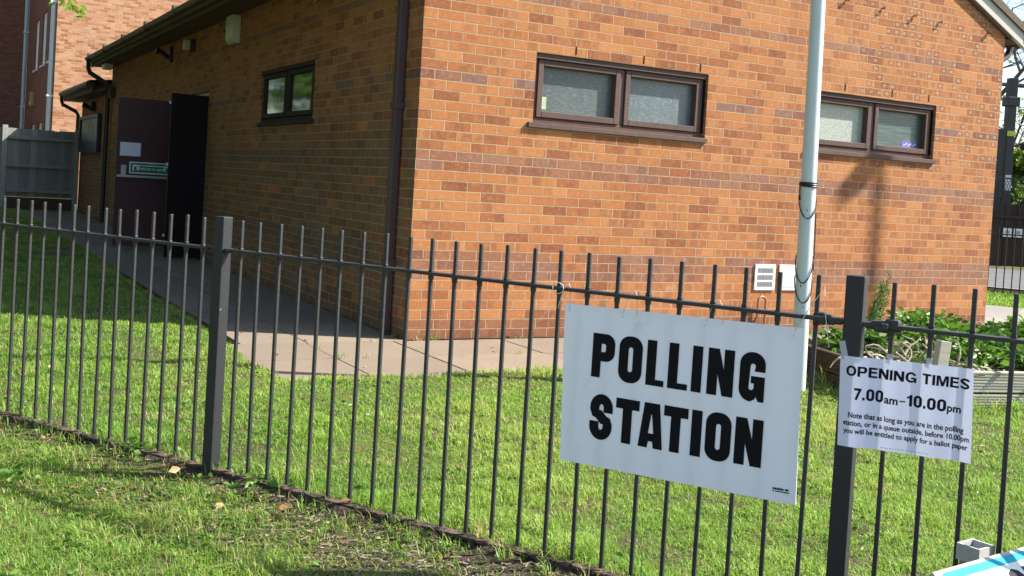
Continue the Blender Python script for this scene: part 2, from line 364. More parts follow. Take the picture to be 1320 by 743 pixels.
def paving_mat(name, a, b):
    t = NT(name); n = t.noise(1.8, 5, .6); g = t.noise(85, 5, .7); st = t.smst(t.noise(5, 5, .65), .58, .75)
    c = t.mix(n, a, b); c = t.mix(t.ma('MULTIPLY', t.smst(g, .5, .75), .35), c, tuple(k*1.35 for k in b)); c = t.mix(t.ma('MULTIPLY', st, .35), c, tuple(k*.55 for k in a))
    isl = t.n('ShaderNodeNewGeometry').outputs['Random Per Island']; c = t.mix(1.0, c, t.ramp(isl, [(0, (.84, .84, .86)), (1, (1.08, 1.06, 1.02))]), 'MULTIPLY')
    c = t.mix(t.ma('MULTIPLY', t.smst(t.noise(3.1, 6, .7), .60, .70), .35), c, (.10, .09, .06)); c = t.mix(t.ma('MULTIPLY', t.smst(t.noise(24, 4, .7), .66, .74), .5), c, (.09, .08, .07))
    t.pbr(c, .9, 0, t.bump(t.ma('ADD', g, t.ma('MULTIPLY', n, 2.0)), .004, .8), .25); return t.m
ground_m = ground_mat(); soil_m = soil_mat()
paving = paving_mat('concrete_paving', (.175, .140, .108), (.245, .197, .152))
paving_grey = paving_mat('grey_paving', (.20, .19, .17), (.30, .28, .25))
tarmac = paving_mat('tarmac', (.10, .10, .105), (.16, .16, .165))

# ------------------------------------------------------------------ ground
FO = Vector((-2.1254, -3.1057, 0)); FT = Vector((math.cos(-1.0422), math.sin(-1.0422), 0)); FN = Vector((-FT.y, FT.x, 0))
def fp(t, z, off=0.0): return FO + FT*t + FN*off + Vector((0, 0, z))
def vn(x, y, sc, seed=0):
    """value noise, numpy"""
    x = np.asarray(x)*sc + seed*17.3; y = np.asarray(y)*sc - seed*9.1
    xi = np.floor(x).astype(np.int64); yi = np.floor(y).astype(np.int64); fx = x-xi; fy = y-yi
    def h(a, b):
        k = (a*374761393 + b*668265263 + seed*974711) & 0x7fffffff; k = ((k ^ (k >> 13))*1274126177) & 0x7fffffff; k = k ^ (k >> 16)
        return (k % 65536)/65536.
    fx = fx*fx*(3-2*fx); fy = fy*fy*(3-2*fy)
    return (h(xi, yi)*(1-fx)+h(xi+1, yi)*fx)*(1-fy) + (h(xi, yi+1)*(1-fx)+h(xi+1, yi+1)*fx)*fy
def perp(x, y): return (np.asarray(x)-FO.x)*FN.x + (np.asarray(y)-FO.y)*FN.y
def tfen(x, y): return (np.asarray(x)-FO.x)*FT.x + (np.asarray(y)-FO.y)*FT.y
def in_path(x, y, g=0.0):
    x = np.asarray(x); y = np.asarray(y)
    c = .05*(vn(x, y, 5, 4)-.5)
    side = (x > -1.27-g+c) & (y > -1.40) & (x < 0.1)
    front = (y > -1.37-g+c) & (x > -1.40+c) & (y < .1)
    return side | front
def gz(x, y):
    """turf level: a few centimetres above the paths, falling away outside the railings"""
    p = perp(x, y); z = np.where(p > 0, .006 + .022*np.clip(p/1.2, 0, 1), -.02 - .035*np.clip(-p/.6, 0, 1))
    z = z + .018*(vn(x, y, 1.6, 2)-.5) + .012*(vn(x, y, 6, 3)-.5)
    return np.where(in_path(x, y, .10), -.045, z)
def build_ground():
    xs = np.concatenate([[-150, -60, -25, -12], np.arange(-6, 7.01, .1), [9, 12, 18, 30, 70, 150]])
    ys = np.concatenate([[-150, -60, -25, -12], np.arange(-8, 3.01, .1), np.arange(3.5, 20, .5), [24, 30, 45, 80, 150, 300]])
    X, Y = np.meshgrid(xs, ys); Z = gz(X, Y); Z[(X > 5.5) | (Y > 19.5) | (X < -5.9)] = -.012
    n = len(xs); V = np.stack([X.ravel(), Y.ravel(), Z.ravel()], 1)
    F = [(j*n+i, j*n+i+1, (j+1)*n+i+1, (j+1)*n+i) for j in range(len(ys)-1) for i in range(n-1)]
    me = bpy.data.meshes.new('ground'); me.from_pydata(V.tolist(), [], F); smooth(me, 180); return kind(link('ground', me, ground_m), 'structure')
build_ground()
# bare soil along the outside of the railings
def soil_strip():
    bm = bmesh.new(); n = 220; rows = []
    for i in range(n+1):
        t = -2.2 + 7.4*i/n; w0 = .022; 
        w1 = -(.04 + .09*float(vn(t, 0, 1.6, 8)) + .30*max(0, min(1, (t-.6)/1.3)))
        r = []
        for k in range(9):
            q = w0+(w1-w0)*(k/8)**1.6; p = fp(t, 0, q); z = float(gz(p.x, p.y)); z = z if q < -.035 else -.026+.052*float(vn(t, 0, 3.1, 61))*float(vn(t, 0, 9, 63))**.5*(1-abs(q)/.09)+.012*float(vn(t, q*9, 17, 62)); z += .010*math.sin(math.pi*k/8) + .016*(float(vn(p.x, p.y, 14, 6))-.45) - (.012 if k == 8 else 0)
            r.append(bm.verts.new((p.x, p.y, z+.004)))
        rows.append(r)
    for a, b in zip(rows, rows[1:]):
        for k in range(8): bm.faces.new((a[k], a[k+1], b[k+1], b[k]))
    return kind(obj('soil_strip', bm, soil_m, None, True), 'structure')
soil_strip()
# concrete flags round the hall
def flags(name, rects, mat, top=.0, th=.05):
    bm = bmesh.new()
    for (x0, x1, y0, y1) in rects:
        dz = random.uniform(-.003, .003); g = .005
        bx(bm, ((x0+x1)/2, (y0+y1)/2, top-th/2+dz), (x1-x0-2*g, y1-y0-2*g, th), bev=.004)
    return kind(obj(name, bm, mat), 'structure')
ys = [-.04]; 
while ys[-1] < 18.4: ys.append(min(18.5, ys[-1]+.92))
rc = []
for a, b in zip(ys, ys[1:]): rc += [(-1.25, -.77, a, b), (-.77, .0-.004, a, b)]
xe = [-1.38, -.79, -.12]
while xe[-1] < 6.3: xe.append(xe[-1]+.9)
for i, (a, b) in enumerate(zip(xe, xe[1:])):
    rc += [(a, b, -.70, -.045), (a, b, -1.36, -.70)]
rc += [(-.77, -.004, -.04, -.04+.001)] if False else []
flags('paved_path', rc, paving)
# unseen light slabs added behind the camera to bounce sun onto the sign
bm = bmesh.new()
for i in range(10):
    for j in range(-14, 16):
        bx(bm, fp(j*.9+.45, -.075, -2.35-.6*i-.3), (.89, .59, .05), (FT, FN, Vector((0, 0, 1))), .004)
kind(obj('bounce_slabs', bm, paving_grey), 'structure')
# right of the hall: slabs, turf band, road
RD = Vector((.5, -.85, 0)).normalized(); RN = Vector((.862, .507, 0))
def rp(off, s, z=0): return RN*off + RD*s + Vector((0, 0, z))
def sheet(name, o0, o1, s0, s1, z, mat, sub=1):
    bm = bmesh.new()
    for i in range(sub):
        a = o0+(o1-o0)*i/sub+(.006 if sub > 1 else 0); b = o0+(o1-o0)*(i+1)/sub
        m = max(1, int((s1-s0)/.9)) if sub > 1 else 1
        for j in range(m):
            c = s0+(s1-s0)*j/m+(.006 if sub > 1 else 0); d = s0+(s1-s0)*(j+1)/m
            bm.faces.new([bm.verts.new(rp(*q, z)) for q in ((a, c), (a, d), (b, d), (b, c))])
    return kind(obj(name, bm, mat), 'structure')
sheet('side_path', 6.2, 8.75, -3, 9, .010, paving_grey, 3)
sheet('road', 11.6, 19.5, -16, 14, -.004, tarmac)
kb = bmesh.new(); bx(kb, rp(11.5, 0, .02), (.12, 30, .12), (RN, RD, Vector((0, 0, 1))), .01); kind(obj('kerb', kb, concrete), 'structure')

# ------------------------------------------------------------------ the hall
hall = thing('brick_hall', 'orange brick single storey hall with gable end and brown windows', 'building')
LX, LY, TH = 6.589, 14.40, .25
SL = math.tan(R(25.3)); EZ = 3.11; RIDGE = EZ + LX/2*SL
def winrect(x0, x1, z0, z1): return rect(x0, z0, x1, z1)
W1 = (.985, 2.715, 1.70, 2.250); W2 = (3.945, 5.620, 1.70, 2.236)
gab = [(0, 0), (LX, 0), (LX, EZ), (LX/2, RIDGE), (0, EZ)]
obj('front_wall', slab(gab, [winrect(*W1)[::-1], winrect(*W2)[::-1]], lambda u, v, d: (u, d, v), TH), brick, hall)
SW = (2.40, 4.16, 1.705, 2.265); DR = (6.50, 8.44, 0.0, 2.17)
side = [(TH+.001, 0), (DR[0], 0), (DR[0], DR[3]), (DR[1], DR[3]), (DR[1], 0), (LY, 0), (LY, EZ-.02), (TH+.001, EZ-.02)]
side = [(TH, 0), (DR[0], 0), (DR[0], DR[3]), (DR[1], DR[3]), (DR[1], 0), (LY, 0), (LY, EZ-.02), (TH, EZ-.02)]
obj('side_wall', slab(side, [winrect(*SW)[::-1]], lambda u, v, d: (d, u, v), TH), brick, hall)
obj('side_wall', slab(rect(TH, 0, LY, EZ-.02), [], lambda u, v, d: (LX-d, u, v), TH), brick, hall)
obj('rear_wall', slab([(TH, 0), (LX-TH, 0), (LX-TH, EZ-.05), (LX/2, RIDGE-.05), (TH, EZ-.05)], [], lambda u, v, d: (u, LY-d, v), TH), brick, hall)
obj('floor', box(TH, LX-TH, TH, LY-TH, -.02, .03), interior, hall)
# roof: two tiled slopes with a rolled tile profile
OV = .42; VG = -.060
def roof_slope(sgn):
    bm = bmesh.new(); ny = int((LY+.3-VG)/.05); top = []; bot = []
    for i in range(ny+1):
        y = VG + (LY+.25-VG)*i/ny; w = .022*abs(math.sin(math.pi*(y/.30)))
        rt = []; rb = []
        for k in range(13):
            e = k/12; x = -OV + (LX/2+OV)*e; z = EZ + .16 + x*SL; st = .028*(1-((e*12) % 1)) if k < 12 else 0
            X = x if sgn < 0 else LX-x
            rt.append(bm.verts.new((X, y, z + w + .02*(k % 2 == 0)))); rb.append(bm.verts.new((X, y, z-.035)))
        top.append(rt); bot.append(rb)
    for A, dn in ((top, 0), (bot, 1)):
        for a, b in zip(A, A[1:]):
            for k in range(12): bm.faces.new((a[k], a[k+1], b[k+1], b[k]))
    for a, b, c, d in zip(top, top[1:], bot, bot[1:]): bm.faces.new((a[0], b[0], d[0], c[0]))
    for A, B in ((top[0], bot[0]), (top[-1], bot[-1])):
        for k in range(12): bm.faces.new((A[k], A[k+1], B[k+1], B[k]))
    return bm
roof = obj('roof', roof_slope(-1), tile_mat, hall, True); roof2 = obj('roof', roof_slope(1), tile_mat, hall, True)
rt = bmesh.new(); tube(rt, [(LX/2, VG, RIDGE+.17), (LX/2, LY+.25, RIDGE+.17)], .11, 12); obj('ridge_tile', rt, tile_mat, roof, True)
# eaves: fascia, soffit, gutter (both sides)
for s in (0, 1):
    X = (lambda x: x) if s == 0 else (lambda x: LX-x)
    def bxx(x0, x1, y0, y1, z0, z1): a, b = sorted((X(x0), X(x1))); return box(a, b, y0, y1, z0, z1)
    obj('fascia', bxx(-.37, -.345, VG+.02, LY+.2, 2.985, 3.155), fascia_wood, hall)
    obj('soffit', bxx(-.345, -.003, -.001, LY+.2, 3.0, 3.012), fascia_wood, hall)
    gt = bmesh.new(); prof = [(X(-.435+.06*math.cos(R(a))), 3.155+.065*math.sin(R(a))) for a in range(180, 361, 20)]
    for y0, y1 in ((VG, LY+.22),):
        va = [gt.verts.new((x, y0, z)) for x, z in prof]; vb = [gt.verts.new((x, y1, z)) for x, z in prof]
        for k in range(len(prof)-1): gt.faces.new((va[k], va[k+1], vb[k+1], vb[k]))
        gt.faces.new(va); gt.faces.new(vb)
    g_ = obj('gutter', gt, gutter_brown if s == 0 else pipe_brown, hall, True)
    y = .9
    while y < LY:
        jb = bmesh.new(); bx(jb, (X(-.435), y, 3.145), (.136, .05, .14), bev=.02); y += 1.9
        obj('gutter_joint', jb, gutter_brown, g_)
# verge: sloping white soffit board, dark barge edge
for s in (-1, 1):
    def V(e, y, dz): x = -OV+.02+(LX/2+OV-.02)*e; return ((x if s < 0 else LX-x), y, EZ+.12+x*SL+dz)
    def plank(y0, y1, z0, z1, e0=0, e1=1):
        bm = bmesh.new(); vs = [bm.verts.new(V(e, y, z)) for e in (e0, e1) for y in (y0, y1) for z in (z0, z1)]
        for f in [(0, 1, 3, 2), (4, 6, 7, 5), (0, 4, 5, 1), (2, 3, 7, 6), (0, 2, 6, 4), (1, 5, 7, 3)]: bm.faces.new([vs[i] for i in f])
        return bm
    obj('barge_board', plank(VG+.012, -.006, -.165, .015), soffit_white, hall)
    obj('verge_trim', plank(VG-.012, VG+.010, -.03, .05), fascia_wood, hall)
    obj('verge_shadow_line', plank(-.028, -.004, -.195, -.168, .09), fascia_wood, hall)  # dark strip standing in for the shadow line under the barge board
    e0 = .02; cx = (-.30 if s < 0 else LX+.30)
    obj('eaves_box_end', box(cx-.07, cx+.07, VG+.01, -.002, 2.985, 3.06), fascia_wood, hall)
# right corner downpipe offset under the eaves
dp = bmesh.new(); tube(dp, [(LX+.435, .25, 3.10), (LX+.435, .25, 2.98), (LX+.40, .25, 2.90), (LX+.12, .25, 2.74), (LX+.08, .25, 2.66), (LX+.08, .25, .0)], .034, 10); obj('downpipe', dp, pipe_brown, hall, True)
# brown square downpipe near the corner of the shaded wall
dpb = obj('downpipe', box(-.078, -.012, .262, .328, 0.0, 2.75, bev=.006), pipe_brown, hall)
hd = bmesh.new(); tube(hd, [(-.045, .295, 2.74), (-.06, .295, 2.82), (-.33, .295, 3.02), (-.42, .295, 3.09)], .035, 8); obj('swan_neck', hd, pipe_brown, dpb, True)
for z in (.55, 1.75): cb = bmesh.new(); bx(cb, (-.042, .295, z), (.088, .10, .055), bev=.006); obj('pipe_clip', cb, pipe_brown, dpb)
# round downpipe at the far end with swan neck
dpe = bmesh.new(); tube(dpe, [(-.43, LY+.1, 3.10), (-.43, LY+.1, 2.95), (-.40, LY+.08, 2.87), (-.12, LY-.0, 2.70), (-.07, LY-.02, 2.60), (-.07, LY-.02, 0.0)], .045, 10); obj('downpipe', dpe, pipe_black, hall, True)

def window(parent, a0, a1, z0, z1, M, gl, fr, depth=.045, sill=True, split=.5, seal=True, back=.050):
    """M(u, d, z): u along the wall, d into it"""
    f = None; ft = .062
    def B(u0, u1, d0, d1, za, zb, bm):
        vs = [bm.verts.new(M(u, d, z)) for u in (u0, u1) for d in (d0, d1) for z in (za, zb)]
        F = [bm.faces.new([vs[i] for i in q]) for q in [(0, 1, 3, 2), (4, 6, 7, 5), (0, 4, 5, 1), (2, 3, 7, 6), (0, 2, 6, 4), (1, 5, 7, 3)]]
        bmesh.ops.bevel(bm, geom=list({e for q in F for e in q.edges}), offset=.003, segments=1, affect='EDGES')
    um = a0+(a1-a0)*split; d0, d1 = depth, depth+.07
    bm = bmesh.new()
    e = .003
    B(a0+e, a0+.045, d0, d1, z0+.045, z1-.047, bm); B(a1-.045, a1-e, d0, d1, z0+.045, z1-.047, bm)
    B(a0+e, a1-e, d0-.030, d1, z1-.045, z1-e, bm); B(a0+e, a1-e, d0, d1, z0+e, z0+.043, bm); B(um-.022, um+.022, d0+.004, d1, z0+.045, z1-.047, bm)
    w = obj('window', bm, fr, parent)
    sashes = ((a0+.047, um-.026), (um+.026, a1-.047))
    for k, (p, q) in enumerate(sashes):
        bm = bmesh.new(); za, zb = z0+.047, z1-.049; s0 = d0-.012; t = .048
        B(p, p+t, s0, d1-.01, za, zb, bm); B(q-t, q, s0, d1-.01, za, zb, bm); B(p+t+.001, q-t-.001, s0, d1-.01, za, za+t, bm); B(p+t+.001, q-t-.001, s0, d1-.01, zb-t, zb, bm)
        obj('sash', bm, fr, w)
        bm = bmesh.new(); B(p+t-.004, q-t+.004, d0+back, d0+back+.006, za+t-.004, zb-t+.004, bm); obj('pane', bm, gl[k], w)
    for p, q in (((a0+.002, a0+.019), (a1-.019, a1-.002)) if seal else ()):
        bm = bmesh.new(); B(p, q, d0-.016, d1+.01, z0+.0455, z1-.0475, bm); obj('sealant', bm, ink, w)
    if sill:
        bm = bmesh.new(); B(a0-.05, a1+.012, -.026, depth+.05, z0-.042, z0-.002, bm); obj('sill', bm, fr, w)
    return w
FM = lambda u, d, z: (u, d, z)
SM = lambda u, d, z: (d, u, z)
w1 = window(hall, *W1, FM, (glass_reed, glass_peb), brown_frame)
w2 = window(hall, *W2, FM, (glass_pale, glass_dark), brown_frame)
dark_frame = wood_mat('dark_brown_frame', (.030, .022, .020), (.055, .042, .038), (14, 14, 14))
w3 = window(hall, *SW, SM, (glass_clear, glass_clear), dark_frame, depth=.022, seal=False, back=.012)
# stickers on the panes
obj('sticker', box(1.092, 1.154, .0925, .0945, 1.815, 1.915), plain('faded_sticker', (.40, .46, .30), .5, 0, .6, 40), w1)
obj('sticker', box(5.265, 5.475, .0925, .0945, 1.80, 1.865), purple_sticker, w2)
st_ = bmesh.new(); [bx(st_, (5.30+.02*i, .0918, 1.832+.008*((i*7) % 3-1)), (.014, .001, .010)) for i in range(9)]; obj('sticker_print', st_, white_plastic, w2)
obj('sticker', box(.0320, .0335, 2.60, 2.68, 1.80, 1.90), white_plastic, w3)
# weep slots over the windows
for x in (1.35, 2.02, 2.62, 4.35, 4.98, 5.50): wp = bmesh.new(); bx(wp, (x, -.001, 2.300), (.010, .004, .066)); obj('weep_vent', wp, ink, hall)

# doors: both leaves stand open at right angles to the wall
fr = bmesh.new(); bx(fr, (.10, DR[0]+.03, 1.085), (.12, .06, 2.17), bev=.004); bx(fr, (.10, DR[1]-.03, 1.085), (.12, .06, 2.17), bev=.004); bx(fr, (.10, (DR[0]+DR[1])/2, 2.12), (.12, DR[1]-DR[0]-.13, .09), bev=.004)
obj('door_frame', fr, cream_plastic, hall)
dn = obj('door', box(-.46, .03, DR[0]+.002, DR[0]+.046, .02, 2.10, bev=.003), black_door, hall)
DF = 8.37
df = obj('door', box(-.80, .03, DF, DF+.044, .02, 2.10, bev=.003), plum_door, hall)
for z in (.3, 1.2, 1.98): hg = bmesh.new(); bx(hg, (-.475, DR[0]+.02, z), (.02, .03, .035), bev=.004); obj('door_bolt', hg, white_plastic, dn)
# push bar on the inner face of the far leaf
pb = bmesh.new(); bx(pb, (-.36, DF-.055, 1.0), (.86, .03, .034), bev=.006); bx(pb, (-.70, DF-.03, 1.07), (.07, .058, .17), bev=.008); bx(pb, (-.0, DF-.03, 1.05), (.055, .058, .24), bev=.008)
obj('push_bar', pb, plain('silver_push_bar', (.45, .47, .50), .4, .3, .1), df)
sgp = bmesh.new(); bx(sgp, (-.32, DF-.0055, 1.125), (.60, .007, .165)); pbs = obj('push_bar_sign', sgp, pale_vinyl, df)
gp = bmesh.new(); bx(gp, (-.32, DF-.0105, 1.125), (.565, .003, .132)); gpo = obj('sign_panel', gp, green_vinyl, df)
tm = text_mesh('sign_lettering', 'Push bar to open', -.49, -.15, 1.085, 1.135, lambda x, y: (x, DF-.0135, y), .015)
am = bmesh.new()
for s in (-1, 1):
    c = -.32+s*.215
    for q in ((0, 1.155, .085, .022), (s*.03, 1.115, .020, .075), (-s*.028, 1.120, .024, .060)): bx(am, (c+q[0], DF-.0135, q[1]), (q[2], .001, q[3]))
bx(am, (-.32, DF-.0135, 1.158), (.36, .001, .012))
ml = bpy.data.meshes.new('m'); am.to_mesh(ml); am.free()
link('sign_lettering', join_meshes('sign_lettering', [tm, ml]), pale_vinyl, df)
tag(obj('paper_notice', box(-.755, -.475, DF-.004, DF-.001, 1.285, 1.475), paper_plain), 'white landscape paper taped to the plum door above the push bar', 'notice')

# vents, hooks, overflow pipe on the sunny wall
for x0, n in ((3.380, 3), (3.672, 1)):
    vb = obj('air_vent', box(x0, x0+.242, -.014, -.001, .388, .622, bev=.003), white_plastic, hall)
    sl_ = bmesh.new()
    if n == 1: bx(sl_, (x0+.121, -.0150, .505), (.19, .003, .18), bev=.001)
    for r in range(3 if n == 3 else 0):
        zc = .443+r*.062
        for k in range(11): bx(sl_, (x0+.036+k*.017, -.0155, zc), (.0075, .003, .044))
    obj('vent_slot', sl_, plain('vent_shadow_grey_%d' % n, (.20, .20, .20) if n == 3 else (.60, .60, .60), .8), vb)
op = bmesh.new(); tube(op, [(3.40, .02, .10), (3.40, -.03, .11), (3.40, -.055, .16), (3.40, -.055, .29)] + [(3.40+.045-.045*math.cos(R(a)), -.055, .29+.045*math.sin(R(a))) for a in range(20, 181, 20)] + [(3.49, -.055, .05)], .011, 8)
obj('overflow_pipe', op, plain('copper_pipe', (.33, .17, .09), .5), hall, True)
for (x, z) in ((4.76, 3.085), (5.20, 3.07), (5.57, 3.055), (6.30, 3.035), (4.28, 3.10)):
    hk = bmesh.new(); tube(hk, [(x, .01, z), (x, -.020, z)], .0065, 6); pts = [(x+.010+.014*math.cos(R(a)), -.026+.010*math.cos(R(a)), z+.004+.014*math.sin(R(a))) for a in range(0, 361, 30)]; tube(hk, pts, .005, 5)
    obj('vine_eye', hk, dark_metal, hall, True)
# side wall fittings: things of their own
bl = thing('bulkhead_light', 'pale green rectangular bulkhead light high under the eaves', 'light', (0, 5.45, 2.9))
lb = bmesh.new(); pr_ = [(-.0, 2.66), (-.06, 2.66), (-.10, 2.71), (-.10, 2.985), (-.0, 2.985)]
va = [lb.verts.new((x, 5.13, z)) for x, z in pr_]; vb_ = [lb.verts.new((x, 5.44, z)) for x, z in pr_]
lb.faces.new(va); lb.faces.new(vb_[::-1]); [lb.faces.new((va[i], va[(i+1) % 5], vb_[(i+1) % 5], vb_[i])) for i in range(5)]
bmesh.ops.bevel(lb, geom=lb.edges[:], offset=.008, segments=2, affect='EDGES')
obj('diffuser', lb, plain('pale_green_diffuser', (.50, .56, .44), .4, 0, .05), bl); obj('sensor', box(-.12, -.06, 5.445, 5.475, 2.80, 2.835, bev=.004), pipe_black, bl)
fl = thing('floodlight', 'black floodlight on the shaded brick wall near the corner', 'light', (0, 2.0, 2.8))
fb = bmesh.new(); bx(fb, (-.13, 2.02, 2.845), (.09, .24, .17), (Vector((.8, 0, .6)), Vector((0, 1, 0)), Vector((-.6, 0, .8))), .01); obj('housing', fb, pipe_black, fl)
fb = bmesh.new(); bx(fb, (-.168, 2.02, 2.815), (.008, .20, .13), (Vector((.8, 0, .6)), Vector((0, 1, 0)), Vector((-.6, 0, .8)))); obj('lens', fb, glass_far, fl); obj('bracket', box(-.09, 0, 1.99, 2.05, 2.84, 2.87, bev=.003), pipe_black, fl)
ss = thing('wall_sensor', 'small square beige sensor box on the wall beside the light', 'sensor', (0, 7.5, 2.82))
obj('body', box(-.14, -.065, 7.42, 7.56, 2.76, 2.89, bev=.006), cream_plastic, ss); obj('back_box', box(-.064, 0, 7.40, 7.58, 2.745, 2.905, bev=.004), pipe_black, ss)
bk = thing('bracket_lamp', 'small black angled bracket lamp above the open doors', 'light', (0, 8.9, 2.8))
b_ = bmesh.new(); bx(b_, (-.025, 8.9, 2.82), (.05, .13, .22), bev=.006); obj('back_plate', b_, pipe_black, bk)
b_ = bmesh.new(); tube(b_, [(-.04, 8.9, 2.76), (-.15, 8.9, 2.84), (-.24, 8.9, 2.86)], [.03, .035, .05], 8); obj('lamp_arm', b_, pipe_black, bk, True)
e1 = thing('soffit_light', 'small white light under the eaves at the far corner', 'light', (-.2, 13.6, 2.97)); obj('body', box(-.27, -.13, 13.5, 13.85, 2.90, 2.998, bev=.01), white_plastic, e1); obj('bezel', box(-.285, -.271, 13.52, 13.83, 2.915, 2.985), white_frame, e1)
e2 = thing('junction_box', 'small black box on the wall below the far eaves', 'box', (0, 14.1, 2.5)); obj('body', box(-.09, 0, 13.9, 14.1, 2.40, 2.60, bev=.008), pipe_black, e2); obj('cover', box(-.10, -.091, 13.93, 14.07, 2.43, 2.57), dark_metal, e2)

# ------------------------------------------------------------------ annex at the far end
ax = thing('brick_annex', 'low brick annex with its own eaves beyond the hall', 'building', (0, LY, 0))
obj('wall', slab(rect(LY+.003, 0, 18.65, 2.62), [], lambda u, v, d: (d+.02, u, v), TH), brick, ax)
obj('wall', slab(rect(.02+TH, 0, 5.0, 2.62), [], lambda u, v, d: (u, 18.65-d, v), TH), brick, ax)
rb = bmesh.new(); ny = 60; A0 = []; A1 = []
for i in range(ny+1):
    y = LY+.02+(18.95-LY-.02)*i/ny; w = .02*abs(math.sin(math.pi*y/.3)); A0.append([rb.verts.new((-.40, y, 2.72+w)), rb.verts.new((3.0, y, 3.04+w))]); A1.append([rb.verts.new((-.40, y, 2.68)), rb.verts.new((3.0, y, 2.99))])
for A in (A0, A1):
    for a, b in zip(A, A[1:]): rb.faces.new((a[0], a[1], b[1], b[0]))
for a, b, c, d in zip(A0, A0[1:], A1, A1[1:]): rb.faces.new((a[0], b[0], d[0], c[0]))
rb.faces.new((A0[-1][0], A0[-1][1], A1[-1][1], A1[-1][0])); obj('roof', rb, tile_mat, ax)
obj('fascia', box(-.355, -.33, LY+.02, 18.9, 2.50, 2.675), fascia_wood, ax); obj('soffit', box(-.33, .018, LY+.02, 18.9, 2.505, 2.52), fascia_wood, ax)
gt = bmesh.new(); tube(gt, [(-.41, LY+.1, 2.655), (-.41, 18.95, 2.655)], .055, 10); obj('gutter', gt, pipe_black, ax, True)
d2 = bmesh.new(); tube(d2, [(-.41, 18.80, 2.62), (-.41, 18.80, 2.50), (-.38, 18.80, 2.42), (-.10, 18.72, 2.28), (-.05, 18.72, 2.20), (-.05, 18.72, 0)], .042, 10); obj('downpipe', d2, pipe_black, ax, True)
wl = thing('wall_lamp', 'small black lamp above the dark noticeboard on the annex', 'light', (0, 16.6, 2.3)); b_ = bmesh.new(); bx(b_, (-.03, 16.6, 2.33), (.1, .16, .2), bev=.006); obj('back_plate', b_, pipe_black, wl)
b_ = bmesh.new(); tube(b_, [(-.06, 16.6, 2.27), (-.22, 16.65, 2.36)], [.03, .055], 8); obj('lamp_arm', b_, pipe_black, wl)
nb = thing('noticeboard', 'dark framed noticeboard with a faded poster on the annex wall', 'noticeboard', (0, 16.9, 1.4))
obj('frame', slab(rect(15.6, 1.36, 18.35, 2.15), [rect(15.68, 1.60, 18.27, 2.08)[::-1]], lambda u, v, d: (-.065+d, u, v), .06), navy, nb); obj('poster', box(-.02, -.002, 15.66, 18.3, 1.58, 2.1), poster_mat, nb)
ps = bmesh.new()
for y, z, a, b in ((16.0, 1.85, .35, .3), (16.7, 1.80, .5, .32), (17.5, 1.9, .6, .2), (17.0, 2.0, .4, .1), (17.7, 1.68, .8, .05), (16.2, 1.66, .6, .04)): bx(ps, (-.024, y, z), (.003, a, b))
obj('poster_print', ps, plain('poster_print', (.28, .27, .20), .6, 0, .5, 8), nb)

# ------------------------------------------------------------------ grey panel fence between annex and left edge
tf = thing('timber_fence', 'grey weathered timber panel fence closing the gap by the annex', 'fence', (-.8, 18.55, 0))
pn = bmesh.new(); x = -1.50; i = 0
while x < -.10:
    w = .118; z1 = 1.80+random.uniform(-.012, .012); bx(pn, (x+w/2, 18.60+.017*(i % 2), (.28+z1)/2), (w+.012, .015, z1-.28), bev=.002); x += w; i += 1
obj('panel_boards', pn, grey_timber, tf)
for z in (.42, .98, 1.60): obj('rail', box(-1.50, -.09, 18.53, 18.588, z-.035, z+.035, bev=.006), grey_timber, tf)
obj('gravel_board', box(-1.50, -.09, 18.57, 18.61, 0, .275, bev=.004), brown_timber, tf)
for x in (-1.57, -.06): obj('post', box(x-.055, x+.055, 18.53, 18.64, 0, 1.86, bev=.008), plain('concrete_post', (.34, .34, .32), .9, 0, .2), tf)
pn = bmesh.new(); x = -3.6
while x < -1.66: bx(pn, (x+.06, 18.60, 1.04), (.114, .016, 1.52)); x += .118
obj('panel_boards', pn, grey_timber, tf)

# ------------------------------------------------------------------ tall building behind
tb = thing('tall_brick_building', 'tall pale brick building with white windows behind the hall', 'building', (.35, 28, 0))
TX, TY = .35, 28.0
obj('front_wall', box(TX, 14, TY, TY+.3, 0, 11), brick_far_sun, tb)
wins = []
for (y0, y1) in ((28.75, 30.2), (31.1, 32.4), (33.6, 34.9)):
    for (z0, z1) in ((.95, 2.35), (4.30, 6.10)): wins.append((y0, y1, z0, z1))
obj('side_wall', slab(rect(TY+.3, 0, 38.0, 11), [rect(a, c, b, d)[::-1] for a, b, c, d in wins], lambda u, v, d: (TX+d, u, v), .3), brick_far_shade, tb)
obj('wing_wall', box(-9, TX-.002, 38, 38.3, 0, 11), brick_far_shade, tb)
for (a, b, c, d) in wins:
    f = bmesh.new()
    for q in ((a+.003, a+.07, c+.003, d-.003), (b-.07, b-.003, c+.003, d-.003), (a+.071, b-.071, c+.003, c+.07), (a+.071, b-.071, d-.07, d-.003), ((a+b)/2-.03, (a+b)/2+.03, c+.071, d-.071)):
        bx(f, (TX+.08, (q[0]+q[1])/2, (q[2]+q[3])/2), (.06, q[1]-q[0], q[3]-q[2]))
    w = obj('window', f, white_frame, tb); obj('pane', box(TX+.085, TX+.095, a+.02, b-.02, c+.02, d-.02), glass_far, w); obj('sill', box(TX-.05, TX+.05, a-.05, b+.05, c-.06, c-.003), white_frame, w)
for (x, y) in ((TX-.10, TY+.16), (TX-.09, 37.88)):
    d_ = bmesh.new(); tube(d_, [(x, y, 0), (x, y, 11)], .075, 10); po = obj('downpipe', d_, plain('pale_grey_pipe', (.50, .55, .55), .45, 0, .08), tb, True)
    
    for z in (3.1, 6.0): c_ = bmesh.new(); bx(c_, (x, y, z), (.2, .2, .06), bev=.01); obj('pipe_clip', c_, white_plastic, po)
